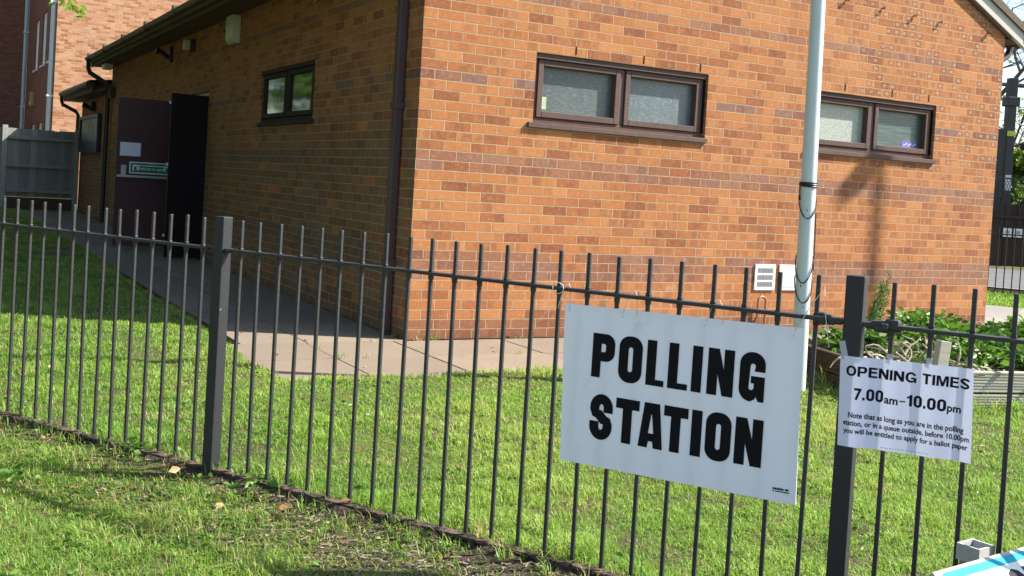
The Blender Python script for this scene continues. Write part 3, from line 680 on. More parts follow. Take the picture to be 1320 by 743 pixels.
al = thing('alarm_box', 'small yellow alarm box on the tall building', 'box', (TX, 34.2, 3.2)); obj('case', box(TX-.14, TX, 34.0, 34.45, 3.0, 3.5, bev=.03), plain('yellow_plastic', (.48, .34, .09), .5), al); obj('lens', box(TX-.16, TX-.141, 34.12, 34.33, 3.05, 3.15), white_plastic, al)

# ------------------------------------------------------------------ railings
fence = thing('iron_railing', 'black iron railing with square pickets in front of the hall', 'fence', FO)
FA = (FT, FN, Vector((0, 0, 1)))
def in_fence(bm_fn):
    bm = bmesh.new(); bm_fn(bm); return bm
pk = bmesh.new()
bx(pk, (0, 0, .51), (.0122, .0122, .975), FA, .0028)
bx(pk, (0, 0, .866), (.0165, .016, .024), FA, .005); bx(pk, (0, 0, .886), (.016, .016, .010), FA, .004)
pme = bpy.data.meshes.new('picket'); bmesh.ops.recalc_face_normals(pk, faces=pk.faces); pk.to_mesh(pme); pk.free(); pme.materials.append(rail_paint)
GA, GC = .200, .205
ts = [i*.1 for i in range(23)] + [-GA-i*.1 for i in range(22)] + [2.2+GC+i*.1 for i in range(22)]
P1, P2, P0, P3 = -.0975, 2.3085, -2.402, 4.714
for i, t in enumerate(ts):
    o = bpy.data.objects.new('picket', pme); COL.objects.link(o); o.parent = fence
    o.location = FT*t + FN*random.uniform(-.002, .002) + Vector((0, 0, random.uniform(-.003, .002)))
    a_ = random.uniform(-.004, .004); o.rotation_euler = (a_, random.uniform(-.004, .004), random.uniform(-.04, .04))
for t in (P0, P1, P2, P3):
    bm = bmesh.new(); c = fp(t, .49); bx(bm, (c.x, c.y, .49), (.050, .050, 1.03), FA, .004); po = obj('post', bm, post_mat, fence)
def bar(t0, t1, z, h, d, mat, name, bev=.002, n=1):
    bm = bmesh.new(); c = fp((t0+t1)/2, z); bx(bm, c, (t1-t0, d, h), FA, bev); return obj(name, bm, mat, fence)
for (a, b) in ((P0, P1), (P1, P2), (P2, P3)):
    bar(a+.026, b-.026, .876, .011, .036, rail_paint, 'top_rail')
    bar(a+.026, b-.026, .008, .011, .042, rust, 'bottom_rail')
for t, s in ((P2-.083, 1), (P2+.083, -1), (P1+.055, -1), (P1-.06, 1), (P3-.08, 1), (P0+.08, -1)):
    bm = bmesh.new(); big = 1.0 if abs(t-P2) < .1 else .62
    for k in range(7):
        c = fp(t+random.uniform(-.024, .024)*big, .874+random.uniform(-.007, .010)*big, random.uniform(-.012, .012)); bx(bm, c, (random.uniform(.022, .042)*big, .034*big, random.uniform(.016, .028)*big), FA, .006)
    bm2 = fp(t, .874, -.02); bx(bm, bm2, (.02*big, .018, .02*big), FA, .005); bx(bm, fp(t+.028*s*big, .874, 0), (.05*big, .030, .018), FA, .005)
    obj('rail_joint', bm, rail_paint, fence)

# ------------------------------------------------------------------ polling station sign
psn = thing('polling_sign', 'white POLLING STATION board tied to the railing', 'sign', fp(1.81, .33, -.02))
OFF = -.0165
ang = math.atan2(.8444-.8329, 2.1775-1.4293)
bo = slab(rrect(1.4335, .3345, 2.185, .8400, .008, 3), [], lambda u, v, d: fp(u, v, OFF+.004-d), .004)
# shear to the measured corners
quad = {'bl': (1.4444, .3376), 'br': (2.1883, .3477), 'tl': (1.4293, .8329), 'tr': (2.1775, .8444)}
def sg(a, b, off):
    """a, b in 0..1 across and up the board"""
    u = (quad['bl'][0]*(1-a)+quad['br'][0]*a)*(1-b) + (quad['tl'][0]*(1-a)+quad['tr'][0]*a)*b
    v = (quad['bl'][1]*(1-a)+quad['br'][1]*a)*(1-b) + (quad['tl'][1]*(1-a)+quad['tr'][1]*a)*b
    bow = .006*math.sin(math.pi*a)*(b-.5)
    return fp(u, v, off+bow)
bo.free(); bm = bmesh.new(); n = 24; m = 12; fr_ = []; bk_ = []
for j in range(m+1):
    fr_.append([bm.verts.new(sg(i/n, j/m, OFF-.0045)) for i in range(n+1)]); bk_.append([bm.verts.new(sg(i/n, j/m, OFF-.0005)) for i in range(n+1)])
for A in (fr_, bk_):
    for a, b in zip(A, A[1:]):
        for k in range(n): bm.faces.new((a[k], a[k+1], b[k+1], b[k]))
for A, B in ((fr_[0], bk_[0]), (fr_[-1], bk_[-1]), ([r[0] for r in fr_], [r[0] for r in bk_]), ([r[-1] for r in fr_], [r[-1] for r in bk_])):
    for k in range(len(A)-1): bm.faces.new((A[k], A[k+1], B[k+1], B[k]))
obj('board', bm, board_white, psn, True)
def glyph(ch, x0, x1, y0, y1):
    """condensed grotesque capitals as closed loops, in metres"""
    w = x1-x0; h = y1-y0; s = .0305; o = h*.022
    if ch == 'I': return [rect(x0, y0, x1, y1)]
    if ch == 'L': return [[(x0, y0), (x1, y0), (x1, y0+.0185), (x0+s, y0+.0185), (x0+s, y1), (x0, y1)]]
    if ch == 'T': c = (x0+x1)/2; return [[(c-s/2, y0), (c+s/2, y0), (c+s/2, y1-.031), (x1, y1-.031), (x1, y1), (x0, y1), (x0, y1-.031), (c-s/2, y1-.031)]]
    if ch == 'O': return [rrect(x0, y0-o, x1, y1+o, .0345), rrect(x0+s*1.02, y0+.030, x1-s*1.02, y1-.030, .0076, 5)]
    if ch == 'P': yb = y0+h*.375; return [[(x0, y0), (x0+s*.98, y0), (x0+s*.98, yb), (x1-.030, yb)] + arc((x1-.030, yb+.030), .030, -90, 0, 7) + arc((x1-.030, y1-.030), .030, 0, 90, 7) + [(x0, y1)], rrect(x0+s*.98, yb+.0285, x1-s*1.0, y1-.031, [.0055, .0055, .001, .001], 4)]
    if ch == 'N': q = s*1.0; return [[(x0, y0), (x0+q, y0), (x0+q, y0+h*.46), (x1-q*1.05, y0), (x1, y0), (x1, y1), (x1-q, y1), (x1-q, y0+h*.56), (x0+q*1.08, y1), (x0, y1)]]
    if ch == 'A': c = (x0+x1)/2; return [[(x0, y0), (x0+.0295, y0), (x0+.0325, y0+.020), (x1-.0325, y0+.020), (x1-.0295, y0), (x1, y0), (c+.0245, y1), (c-.0245, y1)], [(c-.0085, y0+.044), (c+.0085, y0+.044), (c+.001, y1-.034), (c-.001, y1-.034)]]
    if ch == 'G':
        xi = x0+s*1.02; xo = x1-s*1.02; ym = y0+h*.52; r = .035
        L = arc((x0+r, y0-o+r), r, 180, 270, 7) + [(x0+w*.46, y0-o)] + [(x1-.028, y0+.004), (x1-.0235, y0+.0125), (x1-.0165, y0-.001), (x1, y0-.001), (x1, ym)] + [((xi+xo)/2-.003, ym), ((xi+xo)/2-.003, ym-.021), (xo, ym-.021)]
        L += [(xo, y0+.036)] + arc((xo-.0075, y0+.0375), .0075, 0, -180, 6) + [(xi, y1-.0375)] + arc((xi+.0075, y1-.0375), .0075, 180, 0, 6) + [(xo, y1-.052), (x1, y1-.052)]
        L += arc((x1-r, y1+o-r), r, 0, 90, 7) + arc((x0+r, y1+o-r), r, 90, 180, 7); return [L]
    if ch == 'S':
        t = .0155; cx = (x0+x1)/2; rx = w/2-t; P = []
        ct, cb_ = y1+o-t-.0265, y0-o+t+.0265
        P += [(x1-t, ct-.014)] + [(cx+rx*math.cos(R(a)), ct+.0265*math.sin(R(a))) for a in range(0, 181, 15)] + [(x0+t, ct-.006), (x0+t+.004, ct-.018)]
        P += [(cx-.008, (ct+cb_)/2+.008), (cx+.008, (ct+cb_)/2-.008)] + [(x1-t-.004, cb_+.018), (x1-t, cb_+.006)] + [(cx+rx*math.cos(R(a)), cb_-.0265*math.sin(R(a))) for a in range(0, 181, 15)] + [(x0+t, cb_+.014)]
        Lf, Rt = [], []
        for i, p in enumerate(P):
            a = P[max(0, i-1)]; b = P[min(len(P)-1, i+1)]; dx, dy = b[0]-a[0], b[1]-a[1]; q = math.hypot(dx, dy) or 1; nx, ny = -dy/q*t, dx/q*t
            Lf.append((p[0]+nx, p[1]+ny)); Rt.append((p[0]-nx, p[1]-ny))
        return [Lf + Rt[::-1]]
lets = [('P', 1.5350, 1.6105), ('O', 1.6250, 1.7020), ('L', 1.7165, 1.7745), ('L', 1.7865, 1.8490), ('I', 1.8605, 1.8915), ('N', 1.9085, 1.9875), ('G', 2.0045, 2.0790)]
lets2 = [('S', 1.5400, 1.6165), ('T', 1.6265, 1.7040), ('A', 1.7055, 1.7840), ('T', 1.7835, 1.8600), ('I', 1.8710, 1.9030), ('O', 1.9150, 1.9920), ('N', 2.0035, 2.0840)]
bow_off = lambda x, y: fp(x, y, OFF-.0063 + .006*math.sin(math.pi*min(1, max(0, (x-1.437)/.745)))*((y-.34)/.5-.5))
for row, (ya, yb, dz) in ((lets, (.6165, .7530, .0035)), (lets2, (.4275, .5635, .0050))):
    for i, (ch, a, b) in enumerate(row):
        d = dz*i/6
        me = curve_mesh('letter', [[(x, y+d) for x, y in L] for L in glyph(ch, a, b, ya, yb)], bow_off); link('letter', me, ink, psn)
fp_ = bmesh.new()
for r, (z, h) in enumerate(((.3835, .0055), (.3765, .003))):
    x = 2.122
    while x < 2.165:
        w = random.uniform(.003, .006); bx(fp_, bow_off(x+w/2, z+.0012*(x-2.12)/.04), (w, .0004, h), FA); x += w+random.choice((.001, .001, .004))
obj('small_print', fp_, ink, psn)
eye = bmesh.new()
for a, b in ((.025, .955), (.265, .955), (.615, .955), (.965, .955), (.965, .05)):
    c = sg(a, b, OFF-.0055); bx(eye, c, (.006, .0016, .006), FA, .001)
obj('eyelet', eye, white_plastic, psn)
def tie(ta, za, tb, name='string_tie'):
    bm = bmesh.new(); pts = []
    for i in range(13):
        k = i/12; a = math.pi*k
        pts.append(fp(ta+(tb-ta)*k+.002*math.sin(9*k), za+(.895-za)*math.sin(a)**.7, -.024 + .03*math.sin(a)*(1 if i % 2 else .85)))
    tube(bm, pts, .0011, 5)
    return bm
for ta, za, tb in ((1.445, .815, 1.405), (1.63, .822, 1.675), (1.895, .83, 1.945), (2.155, .835, 2.23)):
    obj('string_tie', tie(ta, za, tb), string_mat, psn, True)
lo = bmesh.new(); tube(lo, [fp(2.16, .845, -.02), fp(2.19, .90, -.03), fp(2.225, .965, -.01), fp(2.235, .90, -.03), fp(2.25, .80, -.02)], .0012, 5); tube(lo, [fp(1.40+.02*math.cos(R(a)), .878+.018*math.sin(R(a)), -.02) for a in range(0, 361, 40)], .0016, 5)
obj('string_tie', lo, string_mat, psn, True)

# ------------------------------------------------------------------ opening times notice
ntc = thing('opening_times_notice', 'white paper OPENING TIMES notice fixed over the right hand railing post', 'notice', fp(2.45, .54, -.03))
NQ = ((2.2914, .5383), (2.6268, .5490), (2.2833, .7850), (2.6178, .7924))
def npnt(a, b, d=0.0):
    u = (NQ[0][0]*(1-a)+NQ[1][0]*a)*(1-b)+(NQ[2][0]*(1-a)+NQ[3][0]*a)*b; v = (NQ[0][1]*(1-a)+NQ[1][1]*a)*(1-b)+(NQ[2][1]*(1-a)+NQ[3][1]*a)*b
    off = -.0285 + .012*max(0, min(1, (u-2.34)/.06)) - .004*math.sin((u-2.40)*2*math.pi/.1) - .006*max(0, (a-.9)/.1)*(1-b)
    return fp(u, v, off-d)
bm = bmesh.new(); G = [[bm.verts.new(npnt(i/60, j/6)) for i in range(61)] for j in range(7)]; G2 = [[bm.verts.new(npnt(i/60, j/6, -.0003)) for i in range(61)] for j in range(7)]
for A in (G,):
    for a, b in zip(A, A[1:]):
        for k in range(60): bm.faces.new((a[k], a[k+1], b[k+1], b[k]))
for v in [v for r in G2 for v in r]: bm.verts.remove(v)
obj('sheet', bm, paper, ntc, True)
def nmap(u, v):
    b = (v-.5383-.0107*(u-2.2914)/.3354)/.2450; a = (u-(2.2914*(1-b)+2.2833*b))/.3350
    return npnt(a, b, .0011)
def gro(ch, x0, x1, y0, y1, s, hs):
    """bold grotesque capitals and figures, stroke s, bar hs"""
    w = x1-x0; h = y1-y0; c = (x0+x1)/2
    if ch in 'O0':
        r = min(w, h)*.48; return [rrect(x0, y0-.012*h, x1, y1+.012*h, r, 8), rrect(x0+s, y0+hs, x1-s, y1-hs, min(w-2*s, h-2*hs)*.47, 6)]
    if ch == 'I': return [rect(x0, y0, x1, y1)]
    if ch == '1': return [[(x1-s, y0), (x1, y0), (x1, y1), (x1-s*.75, y1), (x1-s*1.1, y1-.13*h), (x0, y1-.19*h), (x0, y1-.34*h), (x1-s, y1-.30*h)]]
    if ch == '7': return [[(x0+.14*w, y0), (x0+.14*w+s, y0), (x0+.72*w, y0+.45*h), (x1, y1-.15*h), (x1, y1), (x0, y1), (x0, y1-hs*1.1), (x1-s*1.05, y1-hs*1.1), (x0+.40*w, y0+.48*h)]]
    if ch in '.-': return [rect(x0, y0, x1, y1)]
    if ch == 'T': return [[(c-s/2, y0), (c+s/2, y0), (c+s/2, y1-hs), (x1, y1-hs), (x1, y1), (x0, y1), (x0, y1-hs), (c-s/2, y1-hs)]]
    if ch == 'E': m = (y0+y1)/2+.02*h; return [[(x0, y0), (x1, y0), (x1, y0+hs), (x0+s, y0+hs), (x0+s, m-hs/2), (x1-.06*w, m-hs/2), (x1-.06*w, m+hs/2), (x0+s, m+hs/2), (x0+s, y1-hs), (x1-.02*w, y1-hs), (x1-.02*w, y1), (x0, y1)]]
    if ch == 'N': return [[(x0, y0), (x0+s, y0), (x0+s, y0+h*.60), (x1-s*1.08, y0), (x1, y0), (x1, y1), (x1-s, y1), (x1-s, y0+h*.42), (x0+s*1.08, y1), (x0, y1)]]
    if ch == 'M': q = s*.92; return [[(x0, y0), (x0+q, y0), (x0+q, y1-.28*h), (c-q*.5, y0), (c+q*.5, y0), (x1-q, y1-.28*h), (x1-q, y0), (x1, y0), (x1, y1), (x1-q*1.4, y1), (c, y0+.36*h), (x0+q*1.4, y1), (x0, y1)]]
    if ch == 'P': yb = y0+h*.36; r = (y1-yb)*.46; return [[(x0, y0), (x0+s, y0), (x0+s, yb), (x1-r, yb)] + arc((x1-r, yb+r), r, -90, 0, 6) + arc((x1-r, y1-r), r, 0, 90, 6) + [(x0, y1)], rrect(x0+s, yb+hs*.95, x1-s, y1-hs*.95, [.4*(y1-yb-1.9*hs), .4*(y1-yb-1.9*hs), .0001, .0001], 4)]
    if ch == 'G':
        o = .012*h; r = min(w, h)*.48; ri = min(w-2*s, h-2*hs)*.46; m = y0+.50*h
        L = [(x1, m), (c, m), (c, m-hs*.9), (x1-s, m-hs*.9), (x1-s, y0+hs*1.25)] + [(x1-s-ri*.4, y0+hs)] + arc((x0+s+ri, y0+hs+ri), ri, 270, 180, 6) + arc((x0+s+ri, y1-hs-ri), ri, 180, 90, 6) + [(x1-s-ri*.5, y1-hs), (x1-s*1.1, y1-.31*h), (x1-.01*w, y1-.28*h)]
        L += arc((x1-r-.01*w, y1+o-r), r, 25, 90, 6) + arc((x0+r, y1+o-r), r, 90, 180, 6) + arc((x0+r, y0-o+r), r, 180, 270, 6) + [(c+.12*w, y0-o), (x1-.22*w, y0+.10*h), (x1-.16*w, y0), (x1, y0)]
        return [L]
    if ch == 'S':
        t = hs*.54; k = h*.27; rx = w/2-t; o = .012*h; ct, cb_ = y1+o-t-(k-t), y0-o+t+(k-t); k -= t; P = []
        P += [(x1-t, ct-.02*h)] + [(c+rx*math.cos(R(a)), ct+k*math.sin(R(a))) for a in range(15, 181, 15)] + [(x0+t+.02*w, ct-.06*h), (x0+.26*w, ct-.14*h)]
        P += [(c, (ct+cb_)/2), (x1-.26*w, cb_+.14*h)] + [(x1-t-.02*w, cb_+.06*h)] + [(c+rx*math.cos(R(a)), cb_-k*math.sin(R(a))) for a in range(0, 166, 15)] + [(x0+t, cb_+.02*h)]
        Lf, Rt = [], []
        for i, p in enumerate(P):
            a = P[max(0, i-1)]; b = P[min(len(P)-1, i+1)]; dx, dy = b[0]-a[0], b[1]-a[1]; q = math.hypot(dx, dy) or 1; tt = t*(1.12 if 10 < i < 17 else 1); nx, ny = -dy/q*tt, dx/q*tt
            Lf.append((p[0]+nx, p[1]+ny)); Rt.append((p[0]-nx, p[1]-ny))
        return [Lf + Rt[::-1]]
GW = {'O': .98, '0': .74, 'P': .86, 'E': .80, 'N': .93, 'I': .26, 'G': .98, 'T': .84, 'M': 1.10, 'S': .86, '7': .70, '.': .22, '1': .46}
def gro_line(txt, x0, x1, y0, y1):
    """set a word between x0 and x1; returns one mesh per word"""
    gap = .12; tot = sum(GW[k] for k in txt)+gap*(len(txt)-1); u = (x1-x0)/tot; x = x0; h = y1-y0; mes = []
    for k in txt:
        w = GW[k]*u; yt = y0+.24*h if k == '.' else y1
        mes.append(curve_mesh('letters', gro(k, x, x+w, y0, yt, .25*u, .19*h), lambda a, b: nmap(a, b+.0035*(a-x0)/.2))); x += w+gap*u
    return join_meshes('letters', mes)
for nm, tx, a, b, c, d in (('heading', 'OPENING', 2.3025, 2.4800, .7315, .7590), ('heading', 'TIMES', 2.4950, 2.6105, .7365, .7640), ('hours_line', '7.00', 2.3270, 2.4000, .6690, .7005), ('hours_line', '10.00', 2.4600, 2.5575, .6705, .7015)):
    link(nm, gro_line(tx, a, b, c, d), ink_navy, ntc)
TL = [('hours_line', 'am', 2.4030, 2.4385, .6690, .6850, .025, ink_navy), ('hours_line', 'pm', 2.5600, 2.5935, .6660, .6875, .025, ink_navy),
      ('note_line', 'Note that as long as you are in the polling', 2.3155, 2.6035, .6140, .6340, .024, ink_navy), ('note_line', 'station, or in a queue outside, before 10.00pm', 2.3035, 2.6180, .5930, .6120, .024, ink_navy),
      ('note_line', 'you will be entitled to apply for a ballot paper', 2.3055, 2.6160, .5720, .5905, .024, ink_navy)]
for nm, tx, a, b, c, d, bo_, mt in TL:
    link(nm, text_mesh(nm, tx, a, b, c, d, lambda u, v, a=a: nmap(u, v + (.0045*(u-a)/.3 if nm == 'note_line' else 0)), bo_), mt, ntc)
link('hours_line', curve_mesh('dash', [rect(2.4425, .6795, 2.4570, .6828)], nmap), ink_navy, ntc)
fl_ = bmesh.new(); x = 2.402
while x < 2.52:
    w = random.uniform(.003, .009); bx(fl_, nmap(x+w/2, .5500+.0045*(x-2.4)/.12), (w, .0002, .0012), FA); x += w+.003
obj('small_print', fl_, grey_ink, ntc)
tape_m = plain('grey_clear_tape', (.38, .42, .46), .3, 0, .1)
tp = bmesh.new(); bx(tp, fp(2.291, .800, -.0265), (.017, .0008, .05), (FT*math.cos(.25)+Vector((0, 0, math.sin(.25))), FN, Vector((0, 0, math.cos(.25)))-FT*math.sin(.25))); obj('tape', tp, tape_m, ntc)
for t, z in ((2.408, .793), (2.506, .795)): tp = bmesh.new(); bx(tp, fp(t+.002, z, -.014), (.014, .0008, .02), FA); obj('tape', tp, tape_m, ntc)

# ------------------------------------------------------------------ lamp column with coiled cable
PX, PY = 1.594, -2.372
lc = thing('lamp_column', 'pale grey green lamp column standing behind the polling board', 'lamp post', (PX, PY, 0))
bm = bmesh.new(); tube(bm, [(PX, PY, 0), (PX, PY, 1.55), (PX, PY, 1.62), (PX, PY, 5.2)], [.047, .046, .044, .040], 24); obj('shaft', bm, column_paint, lc, True)
bm = bmesh.new(); tube(bm, [(PX, PY, 5.2), (PX-.05, PY-.15, 5.45), (PX-.15, PY-.45, 5.55)], [.03, .028, .026], 10); obj('bracket_arm', bm, column_paint, lc, True)
bm = bmesh.new(); bx(bm, (PX-.22, PY-.66, 5.56), (.18, .5, .10), (Vector((.95, -.32, 0)), Vector((.32, .95, 0)), Vector((0, 0, 1))), .03); obj('lantern', bm, grey_plastic, lc)
bm = bmesh.new()
for k in range(3):
    tube(bm, [(PX+.052*math.cos(R(a)), PY+.052*math.sin(R(a)), 1.300+.011*k+.004*math.sin(R(a+40*k))) for a in range(0, 361, 20)], .0055, 6)
def ring(zc, A, tw=0):
    pts = []
    for a in range(0, 361, 15):
        x, y = math.cos(R(a)), math.sin(R(a)); f = -(.71*math.cos(tw)*x+.70*math.cos(tw)*y) + tw*(.7*x-.7*y)
        pts.append((PX+.053*x, PY+.053*y, zc - A*f*(1.0 if f > 0 else .4)))
    tube(bm, pts, .0036, 6)
ring(1.225, .125, .12); ring(.848, .145, -.1); ring(.716, .135, .1)
tube(bm, [(PX+.030, PY-.044, 1.14), (PX+.040, PY-.036, 1.05), (PX+.041, PY-.037, .90), (PX+.037, PY-.040, .78)], .004, 6)
tube(bm, [(PX-.046, PY+.024, 1.30), (PX-.050, PY+.020, 1.26), (PX-.052, PY+.012, 1.21)], .0042, 6)
obj('cable', bm, cable_mat, lc, True)
for ch in lc.children:      # the column stands a little out of plumb
    for v in ch.data.vertices: v.co.x -= .020*(v.co.z-.53)
# second lamp column, round the right hand corner (its shadow falls on the hall)
QX, QY = 10.35, -2.46
l2 = thing('lamp_column', 'grey lamp column at the right hand corner of the hall', 'lamp post', (QX, QY, 0))
QH = 3.27
bm = bmesh.new(); tube(bm, [(QX, QY, 0), (QX, QY, 4.05+QH)], [.045, .036], 14); obj('shaft', bm, column_paint, l2, True)
bm = bmesh.new(); bx(bm, (QX-.26, QY+.02, 3.79+QH), (.36, .2, .20), (Vector((.84, 0, .54)), Vector((0, 1, 0)), Vector((-.54, 0, .84))), .06); tube(bm, [(QX, QY, 3.93+QH), (QX-.12, QY+.01, 3.90+QH), (QX-.26, QY+.02, 3.79+QH)], [.03, .05, .08], 10); obj('lantern', bm, grey_plastic, l2)

# ------------------------------------------------------------------ raised planter
PE = Vector((.97, -.24, 0)).normalized(); PB = Vector((.24, .97, 0)).normalized(); PC = Vector((1.761, -2.93, 0)); PAX = (PE, PB, Vector((0, 0, 1)))
pl_ = thing('raised_planter', 'low raised planter of grooved weathered timber boards', 'planter', PC)
def pp(a, b, z): return PC + PE*a + PB*b + Vector((0, 0, z))
def groove(a0, b0, along, ln, z0, h, mat):
    bm = bmesh.new(); th = .04; nn = 7; D = PE if along == 0 else PB; Nn = PB if along == 0 else PE
    c = pp(a0, b0, z0+h/2) + D*ln/2 + Nn*th/2; bx(bm, c, (ln, th-.008, h), (D, Nn, Vector((0, 0, 1))), .002)
    for k in range(nn): bx(bm, pp(a0, b0, z0+h*(k+.5)/nn) + D*ln/2 + Nn*.002, (ln-.004, .010, h/nn*.62), (D, Nn, Vector((0, 0, 1))), .002)
    return obj('board', bm, mat, pl_)
groove(.0, 0, 0, 4.2, .005, .115, pale_timber); groove(.01, .004, 0, 4.18, .130, .125, pale_timber)
groove(0, .045, 1, 1.5, .005, .115, brown_timber); groove(.004, .047, 1, 1.49, .130, .125, brown_timber)  # left side faces away from the sun: shade put into darker timber
sb = bmesh.new(); ni, nj = 42, 16; GG = []
for j in range(nj+1):
    rw = []
    for i in range(ni+1):
        p = pp(.05+4.1*i/ni, .05+1.45*j/nj, .19); p.z += .06*float(vn(p.x, p.y, 3, 5)) - .02; rw.append(sb.verts.new(p))
    GG.append(rw)
for a, b in zip(GG, GG[1:]):
    for k in range(ni): sb.faces.new((a[k], a[k+1], b[k+1], b[k]))
obj('soil', sb, soil_m, pl_, True)
bm = bmesh.new(); c = pp(.30, -.03, .22); axs = (Vector((.9, -.4, .1)).normalized(),); Z_ = Vector((.13, .0, 1)).normalized(); X_ = PE; Y_ = Z_.cross(X_).normalized(); X_ = Y_.cross(Z_)
bx(bm, c, (.075, .05, .44), (X_, Y_, Z_), .004); tag(obj('timber_stake', bm, pale_timber), 'leaning square timber stake at the front of the planter', 'stake')

# ------------------------------------------------------------------ leaves
def leaf_mesh(name, pos, nrm, size, rnd, mat, aspect=.5, parent=None, fold=.25, kindtag=None):
    """pointed leaves: 6 vertices, 2 quads folded along the midrib (pos = stalk end)"""
    n = len(pos); pos = np.asarray(pos, float); d = np.asarray(nrm, float); d /= np.linalg.norm(d, axis=1)[:, None]
    a = rng.normal(size=(n, 3)); s = np.cross(d, a); s /= np.linalg.norm(s, axis=1)[:, None]; up = np.cross(s, d)
    L = np.asarray(size)[:, None]; w = L*aspect*.5
    V = np.empty((n, 6, 3)); droop = -.12*L*np.array([0, 0, 1])
    V[:, 0] = pos; V[:, 1] = pos + d*L*.42 + s*w + up*w*fold; V[:, 2] = pos + d*L*.80 + s*w*.55 + up*w*fold*.5 + droop*.5
    V[:, 3] = pos + d*L + droop; V[:, 4] = pos + d*L*.80 - s*w*.55 + up*w*fold*.5 + droop*.5; V[:, 5] = pos + d*L*.42 - s*w + up*w*fold
    me = bpy.data.meshes.new(name); base = np.arange(n)[:, None]*6
    F = np.concatenate([base+np.array([0, 1, 2, 3]), base+np.array([0, 3, 4, 5])], 1).reshape(-1)
    me.vertices.add(n*6); me.vertices.foreach_set('co', V.reshape(-1)); me.loops.add(n*8); me.loops.foreach_set('vertex_index', F.astype(np.int32))
    me.polygons.add(n*2); me.polygons.foreach_set('loop_start', np.arange(0, n*8, 4, dtype=np.int32))
    at = me.attributes.new('rnd', 'FLOAT', 'POINT'); at.data.foreach_set('value', np.repeat(np.asarray(rnd, np.float32), 6)); me.update(); me.validate()
    o = link(name, me, mat, parent)
    if kindtag: o['kind'] = kindtag
    return o
# ground-cover mass in the planter
pos, nr, sz, rn = [], [], [], []
for _ in range(620):
    a = random.uniform(.25, 4.1); b = random.uniform(.10, 1.42)
    if a < .85 and b < .9 and random.random() < .8: continue
    h = (.10+.20*float(vn(a, b, 2.2, 12))*(.6+.4*min(1, b/.6)))*min(1, .45+a/2.2); c = pp(a, b, .20)
    k = random.randint(12, 22); hue = float(vn(a, b, 3.1, 13))
    for i in range(k):
        th = random.uniform(0, 6.28); rr = abs(random.gauss(0, .07)); z = h*random.random()**.6
        pos.append((c.x+rr*math.cos(th), c.y+rr*math.sin(th), c.z+z)); e = random.uniform(-.1, .9); nr.append((math.cos(th), math.sin(th), e)); sz.append(random.choice((.03, .045, .06, .085))*random.uniform(.8, 1.25)); rn.append(min(1, max(0, .15+.55*hue+random.gauss(0, .2))))
gc = leaf_mesh('ground_cover', pos, nr, sz, rn, shrub_leaf, .52); gc['kind'] = 'stuff'
def plant(name, label, loc, nleaf, rad, h, size, aspect, mat, cat='plant', lean=(0, 0), stems=5, upness=.6, group=None, nrnd=(.5, .2)):
    o = thing(name, label, cat, loc, group); bm = bmesh.new(); P, D, Z, Q = [], [], [], []
    for s in range(stems):
        th = random.uniform(0, 6.28); q = rad*math.sqrt(random.random()); tip = Vector((loc[0]+q*math.cos(th)+lean[0], loc[1]+q*math.sin(th)+lean[1], loc[2]+h*random.uniform(.75, 1.05)))
        b = Vector(loc)+Vector((random.uniform(-.02, .02), random.uniform(-.02, .02), 0)); mid = (b+tip)/2+Vector((random.uniform(-.03, .03)*1, random.uniform(-.03, .03), .03))
        tube(bm, [b, mid, tip], [.006, .005, .002], 5)
        for i in range(nleaf//stems):
            k = random.uniform(.15, 1); p = b.lerp(mid, k*2) if k < .5 else mid.lerp(tip, k*2-1); t2 = random.uniform(0, 6.28)
            P.append(p); D.append((math.cos(t2), math.sin(t2), random.uniform(-.1, 1)*upness+lean[0]*0)); Z.append(size*random.uniform(.6, 1.2)); Q.append(min(1, max(0, random.gauss(*nrnd))))
    obj('stem', bm, plain('green_stem', (.10, .12, .05), .7) if 'green_stem' not in bpy.data.materials else bpy.data.materials['green_stem'], o)
    leaf_mesh('foliage', P, D, Z, Q, mat, aspect, o); return o
c = pp(1.35, .75, .2); plant('rosemary_bush', 'tall feathery shrub leaning up against the hall wall', (2.34, -2.25, .20), 900, .05, .54, .038, .16, shrub_leaf, 'shrub', (.27, .15), 8, 1.3, nrnd=(.55, .2))
plant('dock_plant', 'broad leaved plant with upright leaves at the right of the planter', tuple(pp(1.18, .16, .18)), 22, .10, .16, .19, .34, shrub_leaf, 'plant', (0, 0), 5, 1.6, nrnd=(.6, .25))
plant('iris_clump', 'clump of narrow grey green blades at the back right of the planter', tuple(pp(1.75, .55, .2)), 170, .26, .12, .34, .06, shrub_leaf, 'plant', (0, 0), 9, 3.0, nrnd=(.35, .15))
plant('leafy_bush', 'leafy bush at the left end of the planter by the post', tuple(pp(.33, .75, .18)), 300, .22, .20, .07, .55, shrub_leaf, 'plant', (0, 0), 10, .6, nrnd=(.4, .2))
# dry root-like twigs at the planter corner
tw = bmesh.new()
for i in range(70):
    c = pp(random.uniform(.06, .75), random.uniform(.06, .60), .22); th = random.uniform(0, 6.28); p = Vector(c); pts = [p]; d = Vector((math.cos(th)*.6, math.sin(th)*.6, random.uniform(.4, 1.2)))
    for k in range(6): d = (d + Vector((random.uniform(-.6, .6), random.uniform(-.6, .6), random.uniform(-.7, .25)))).normalized(); p = p + d*random.uniform(.03, .055); pts.append(p)
    tube(tw, pts, [.011, .010, .009, .008, .0065, .005, .003], 6)
tag(obj('dead_shrub', tw, twig_grey, None, True), 'tangle of pale dry woody stems at the planter corner', 'shrub')

